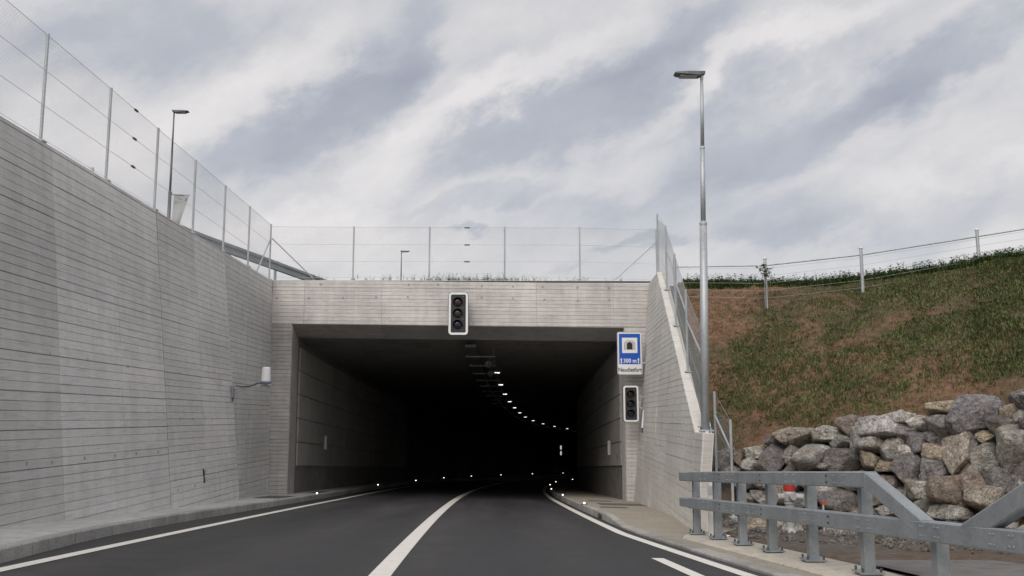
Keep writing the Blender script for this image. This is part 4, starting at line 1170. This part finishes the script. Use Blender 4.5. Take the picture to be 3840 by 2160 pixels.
def tunnel_sign():
    cx, y, cz, w, h = 4.02, 28.5, 2.955, 0.765, 1.31; c = (cx, cz)
    t = thing('tunnel_sign', 'blue and white tunnel sign reading 300 m Neudietfurt on the wing wall', 'road sign', (cx, y, cz - h / 2))
    m = MB(); flat(m, rounded(w, h, 0.06), c, y, y + 0.03); bd = fix_normals(m.build('board', 'sign_grey', t))
    q = lambda s, a, b, nm, mat, lay, r=0.02: fix_normals((lambda mm: flat(mm, rounded(a, b, r), s, y - 0.003 * lay, y - 0.003 * lay + 0.0025))(MB()).build(nm, mat, t))
    q(c, w - 0.05, h - 0.05, 'white_face', 'sign_white', 1, 0.05)
    bz = cz + h / 2 - 0.06 - 0.465
    bl = q((cx, bz), w - 0.115, 0.93, 'blue_field', 'sign_blue', 2, 0.02)
    sq = (cx, cz + h / 2 - 0.18 - 0.235)
    q(sq, 0.47, 0.47, 'white_square', 'sign_white', 3, 0.012)
    # pictogram: masonry ring round a dark tunnel mouth
    yy = y - 0.0125
    def arch(r, base, n=14): return [(-r, base)] + [(r, base)] + [(r * math.cos(PI * i / n), r * math.sin(PI * i / n)) for i in range(n + 1)]
    m = MB(); flat(m, [(-0.088, -0.13), (0.088, -0.13)] + [(0.088 * math.cos(PI * i / 14), 0.01 + 0.088 * math.sin(PI * i / 14)) for i in range(15)], sq, yy, yy + 0.0025); fix_normals(m.build('tunnel_mouth', 'sign_ink', t))
    # stones as small separate white blocks on a dark octagonal surround
    out = [(-0.165, -0.135), (-0.165, 0.07), (-0.09, 0.145), (0.09, 0.145), (0.165, 0.07), (0.165, -0.135)]
    inn = [(-0.105, -0.135), (-0.105, 0.02), (-0.06, 0.095), (0.06, 0.095), (0.105, 0.02), (0.105, -0.135)]
    m = MB(); o = 0
    P3 = lambda p: (sq[0] + p[0], yy, sq[1] + p[1])
    for a, b, c2, d in zip(out, out[1:], inn, inn[1:]): m.add([P3(a), P3(b), P3(d), P3(c2)], [(0, 1, 2, 3)])
    m.build('masonry', 'sign_ink', t)
    m = MB(); yy2 = yy - 0.002
    lerp = lambda a, b, f: (a[0] + (b[0] - a[0]) * f, a[1] + (b[1] - a[1]) * f)
    for (a, b, c2, d), n in zip(zip(out, out[1:], inn, inn[1:]), (5, 3, 5, 3, 5)):
        for k in range(n):
            f0, f1 = (k + 0.12) / n, (k + 0.88) / n
            A, B_, D_, E_ = lerp(a, b, f0), lerp(a, b, f1), lerp(c2, d, f1), lerp(c2, d, f0)
            A, E2 = lerp(A, E_, 0.16), lerp(A, E_, 0.86); B_, D2 = lerp(B_, D_, 0.16), lerp(B_, D_, 0.86)
            m.add([(sq[0] + p[0], yy2, sq[1] + p[1]) for p in (A, B_, D2, E2)], [(0, 1, 2, 3)])
    m.build('masonry_stones', 'sign_white', t)
    lz = cz - 0.235
    text_mesh('300 m', 0.175, 'lettering', 'sign_white', bl, (cx, lz), y - 0.010, 0.004, 0.92)
    for s in (-1, 1):
        ax = cx + s * 0.262; m = MB()
        flat(m, [(-0.016, -0.085), (0.016, -0.085), (0.016, 0.03), (-0.016, 0.03)], (ax, lz), y - 0.0105, y - 0.0075); flat(m, [(-0.034, 0.028), (0.034, 0.028), (0.0, 0.095)], (ax, lz), y - 0.0105, y - 0.0075)
        fix_normals(m.build('arrow', 'sign_white', bl))
    text_mesh('Neudietfurt', 0.175, 'lettering', 'sign_ink', bd, (cx, cz - h / 2 + 0.145), y - 0.006, 0.003, 0.86)
    m = MB(); m.tube((cx + 0.3, y + 0.05, cz - 0.30), (4.75, y + 0.05, cz - 0.30), 0.022, None, 8); m.tube((cx - 0.05, y + 0.05, cz + 0.5), (cx - 0.05, y + 0.05, cz - 0.6), 0.022, None, 8); m.build('bracket', 'galvanised', t)


tunnel_sign()


def wall_camera():
    t = thing('wall_camera', 'pale tube camera on a bracket beside the side traffic light', 'camera', (4.4, 28.2, 0.6))
    a, b = Vector((4.40, 28.15, 1.22)), Vector((4.30, 27.9, 0.68))
    m = MB(); m.beam(a, b, 0.13, 0.13, up=(0, 1, 0.3), ch=0.02); m.build('housing', 'cover_white', t)
    m = MB(); d = (b - a).normalized(); m.tube(b - d * 0.005, b + d * 0.12, 0.045, 0.05, 10); m.build('lens_hood', 'signal_black', t)
    m = MB(); m.tube((4.42, 28.16, 1.27), (4.62, 28.2, 1.30), 0.03, None, 8); m.tube((4.42, 28.16, 1.2), (4.42, 28.16, 1.32), 0.045, None, 8); m.build('arm', 'galvanised', t)
    m = MB(); m.tube((4.50, 28.12, 1.20), (4.47, 28.12, 0.98), 0.03, 0.015, 6); m.build('cable', 'cable_black', t)


wall_camera()


def warning_light():
    t = thing('warning_light', 'white domed warning beacon on a steel arm from the tall wall', 'beacon', (-6.7, 23.8, 1.6))
    m = MB(); m.lathe((-5.87, 23.8, 1.90), [(0.125, 0.0), (0.12, 0.03), (0.105, 0.33), (0.095, 0.36), (0.06, 0.372), (0.0, 0.375)], 20); m.build('dome', 'cover_white', t, True)
    m = MB(); m.lathe((-5.87, 23.8, 1.845), [(0.12, 0.0), (0.13, 0.01), (0.13, 0.05), (0.12, 0.056)], 20); m.build('dome_base', 'cover_blue', t)
    m = MB(); m.box(-6.02, -5.70, 23.72, 23.88, 1.825, 1.844); m.beam((-6.68, 23.8, 1.735), (-5.80, 23.8, 1.80), 0.05, 0.045); m.beam((-6.66, 23.8, 1.60), (-6.35, 23.8, 1.745), 0.03, 0.03)
    m.build('arm', 'galvanised', t)
    m = MB(); m.box(-6.715, -6.66, 23.74, 23.86, 1.48, 1.80); m.build('wall_plate', 'rail_steel', t)
    m = MB(); q = [(-6.62, 23.76, 1.80), (-6.45, 23.76, 1.775), (-6.25, 23.76, 1.79), (-6.08, 23.76, 1.86), (-5.98, 23.76, 1.865)]
    for a, b in zip(q, q[1:]): m.tube(a, b, 0.012, None, 6)
    q = [(-6.67, 23.75, 1.50), (-6.665, 23.75, 1.40)]
    m.tube(q[0], q[1], 0.02, 0.012, 6); m.build('cable', 'cable_black', t)


warning_light()

ORD = ['first', 'second', 'third', 'fourth', 'fifth', 'sixth', 'seventh', 'eighth', 'ninth', 'tenth', 'eleventh', 'twelfth', 'thirteenth', 'fourteenth']


def kerb_light(label, x, y, z, group):
    t = thing('kerb_light', label, 'kerb light', (x, y, z), group)
    k = 1 + max(0, y - 40) * 0.012
    m = MB(); m.lathe((x, y, z), [(0.085, -0.01), (0.085, 0.012), (0.07, 0.022), (0.062, 0.022)], 14); m.build('housing', 'dark_steel', t)
    m = MB(); m.lathe((x, y, z), [(0.028 * k, 0.02), (0.026 * k, 0.05), (0.019 * k, 0.055), (0.012 * k, 0.062), (0.001, 0.064)], 12); m.build('lens', 'kerb_light', t)


for i, y in enumerate(KL):
    x = lkerb(y) - 0.10; kerb_light('%s lit kerb light inward along the kerb under the tall wall' % ORD[i], x, y, rz(x, y) + 0.135, 'lights on the kerb below the tall wall')
for i, y in enumerate(KR):
    x = rkerb(y) + 0.085; kerb_light('%s lit kerb light inward along the kerb below the blue sign' % ORD[i], x, y, rz(x, y) + rtop(y) + 0.005, 'lights on the kerb below the blue sign')

# ceiling luminaires on a cable tray
def tx_(y): return C(y) + 1.24


def build_tray():
    t = thing('cable_tray', 'dark cable tray under the tunnel ceiling carrying the lights', 'cable tray', (tx_(31), 31, tzc(31)))
    yy = ys(30.6, 130, 2.4)
    m = MB()
    for a, b in zip(yy, yy[1:]): m.beam((tx_(a) - 0.75, a, tzc(a) - 0.20), (tx_(b) - 0.75, b, tzc(b) - 0.20), 0.36, 0.09)
    m.build('tray', 'dark_steel', t)
    for a in ys(33.0, 60, 3.0):
        m = MB(); m.beam((tx_(a) - 1.0, a, tzc(a) - 0.27), (tx_(a) + 0.05, a, tzc(a) - 0.27), 0.05, 0.05); m.tube((tx_(a) - 0.02, a, tzc(a)), (tx_(a) - 0.02, a, tzc(a) - 0.25), 0.014, None, 6); m.tube((tx_(a) - 0.95, a, tzc(a)), (tx_(a) - 0.95, a, tzc(a) - 0.25), 0.014, None, 6)
        m.build('hanger', 'rail_steel', t)


build_tray()
for i in range(12):
    y = 40.0 + i * 5.8
    t = thing('tunnel_light', '%s lit ceiling light counted inward from the portal' % ORD[i], 'ceiling light', (tx_(y), y, tzc(y)), 'row of lit ceiling lights in the tunnel')
    z = tzc(y) - 0.12
    m = MB(); m.box(tx_(y) - 0.19, tx_(y) + 0.19, y - 0.25, y + 0.25, z, z + 0.11); m.build('housing', 'dark_steel', t)
    m = MB(); m.box(tx_(y) - 0.10, tx_(y) + 0.10, y - 0.12, y + 0.12, z - 0.026, z - 0.004); m.build('diffuser', 'tunnel_light', t)
for i, y in enumerate((34.5, 38.0)):
    t = thing('ceiling_loudspeaker', '%s hanging loudspeaker horn behind the overhead traffic light' % ORD[i], 'loudspeaker', (tx_(y) - 0.3, y, tzc(y)), 'loudspeakers under the tunnel ceiling')
    x, z = tx_(y) - 0.22, tzc(y) - 0.42
    m = MB(); m.lathe((x, y, z), [(0.05, 0.10), (0.06, 0.04), (0.10, -0.04), (0.13, -0.10), (0.12, -0.10), (0.05, 0.0)], 14, (0, 0.8, -0.5)); m.build('horn', 'hydrant_grey', t)
    m = MB(); m.tube((x, y, tzc(y)), (x, y, z + 0.05), 0.018, None, 6); m.build('stem', 'dark_steel', t)

for side, x, y, z, lb in ((1, C(36) + TL, 35.0, 0.05, 'slim white marker plate on the tunnel wall beyond the pillar under the tall wall'), (-1, C(35) + TR, 33.4, -0.1, 'slim white marker plate on the tunnel wall behind the side traffic light')):
    x = C(y) + (TL if side > 0 else TR)
    m = MB(); m.box(min(x, x + side * 0.14), max(x, x + side * 0.14), y - 0.012, y + 0.012, z - 0.25 + 0.05, z + 0.25 + 0.05); o = m.build('marker_plate', 'sign_grey'); tag(o, lb, 'marker plate')
y = 62.0
for dz, lb in ((0.0, 'upper lit emergency panel deep in the tunnel'), (-0.36, 'lower lit emergency panel deep in the tunnel')):
    x = 4.12; z = -0.93 + dz
    t = thing('emergency_panel', lb, 'lit panel', (x, y, z), 'lit emergency panels')
    m = MB(); m.box(x - 0.07, x + 0.07, y, y + 0.1, z - 0.15, z + 0.15); m.build('case', 'dark_steel', t)
    m = MB(); m.box(x - 0.045, x + 0.045, y - 0.012, y - 0.002, z - 0.125, z + 0.125); m.build('face', 'exit_light', t)
    m = MB(); m.tube((x + 0.06, y + 0.05, z), (C(y) + TR + 0.02, y + 0.05, z), 0.018, None, 6); m.build('arm', 'dark_steel', t)

# covers set into the walkways
for (x0, x1, y0, y1, lb) in ((-6.55, -5.85, 25.6, 27.6, 'dark cover plates in the walkway at the recessed wall corner'), (2.75, 3.95, 25.2, 26.6, 'large dark cover plate in the verge before the side pillar'), (2.55, 3.2, 23.4, 24.0, 'small grey cover plate in the verge near the kerb end'), (2.7, 3.4, 28.2, 28.8, 'narrow cover plate in the verge at the tunnel mouth'), (-6.2, -5.8, 31.0, 33.0, 'narrow cover plate in the walkway inside the tunnel')):
    dz = 0.128 if x0 < 0 else 0.148
    m = MB(); m.hexa([(x, y, rz(x, y) + dz - 0.02) for x, y in ((x0, y0), (x1, y0), (x1, y1), (x0, y1))], [(x, y, rz(x, y) + dz + 0.010) for x, y in ((x0, y0), (x1, y0), (x1, y1), (x0, y1))])
    tag(m.build('cover_plate', 'cover_plate'), lb, 'cover plate')
x = rkerb(20.9); m = MB(); m.box(x - 0.012, x + 0.05, 20.7, 21.15, rz(x, 21) + 0.01, rz(x, 21) + 0.10); tag(m.build('drain_inlet', 'signal_black'), 'small dark drain opening in the face of the verge kerb', 'drain')


def hydrant():
    b = Vector((5.28, 17.2, -1.06))
    t = thing('hydrant', 'grey hydrant with red cap in front of the boulders', 'hydrant', b)
    m = MB(); m.lathe(b, [(0.15, 0), (0.15, 0.03), (0.10, 0.05), (0.085, 0.10), (0.085, 0.50), (0.10, 0.52), (0.10, 0.56)], 16); m.build('stem', 'hydrant_grey', t, False)
    m = MB(); m.lathe(b, [(0.10, 0.56), (0.115, 0.58), (0.118, 0.70), (0.10, 0.74)], 16); m.build('valve_body', 'hydrant_grey', t)
    for s in (-1, 1):
        m = MB(); m.tube(b + Vector((s * 0.10, 0, 0.65)), b + Vector((s * 0.235, -0.03, 0.64)), 0.06, 0.055, 10); m.build('outlet', 'hydrant_grey', t)
    m = MB(); m.tube(b + Vector((0, -0.1, 0.66)), b + Vector((0.01, -0.21, 0.655)), 0.065, 0.06, 10); m.build('outlet', 'hydrant_grey', t)
    m = MB(); m.lathe(b, [(0.098, 0.742), (0.105, 0.76), (0.102, 0.865), (0.08, 0.89), (0.0, 0.898)], 16); m.build('cap', 'hydrant_red', t)


hydrant()
b = Vector((5.62, 16.55, 0))
t = thing('valve_marker', 'tiny red marker cap among the boulders beside the hydrant', 'marker', (5.68, 16.6, -0.97))
m = MB(); m.tube((5.68, 16.6, -1.0), (5.68, 16.6, -0.47), 0.02, None, 6); m.build('stem', 'hydrant_grey', t)
m = MB(); m.box(5.65, 5.72, 16.57, 16.63, -0.49, -0.45); m.build('cap', 'orange_red', t)
y = 15.0
t = thing('delineator', 'white reflector post between the first guardrail posts', 'delineator', (gx(y) + 0.14, y, gtop(y) - 1.0))
m = MB(); m.beam((gx(y) + 0.16, y, gtop(y) - 1.0), (gx(y) + 0.16, y, gtop(y) - 0.02), 0.10, 0.035, up=(0, 1, 0)); m.build('post', 'post_white', t)
m = MB(); m.box(gx(y) + 0.13, gx(y) + 0.19, y - 0.024, y - 0.019, gtop(y) - 0.36, gtop(y) - 0.22); m.build('reflector', 'sign_grey', t)
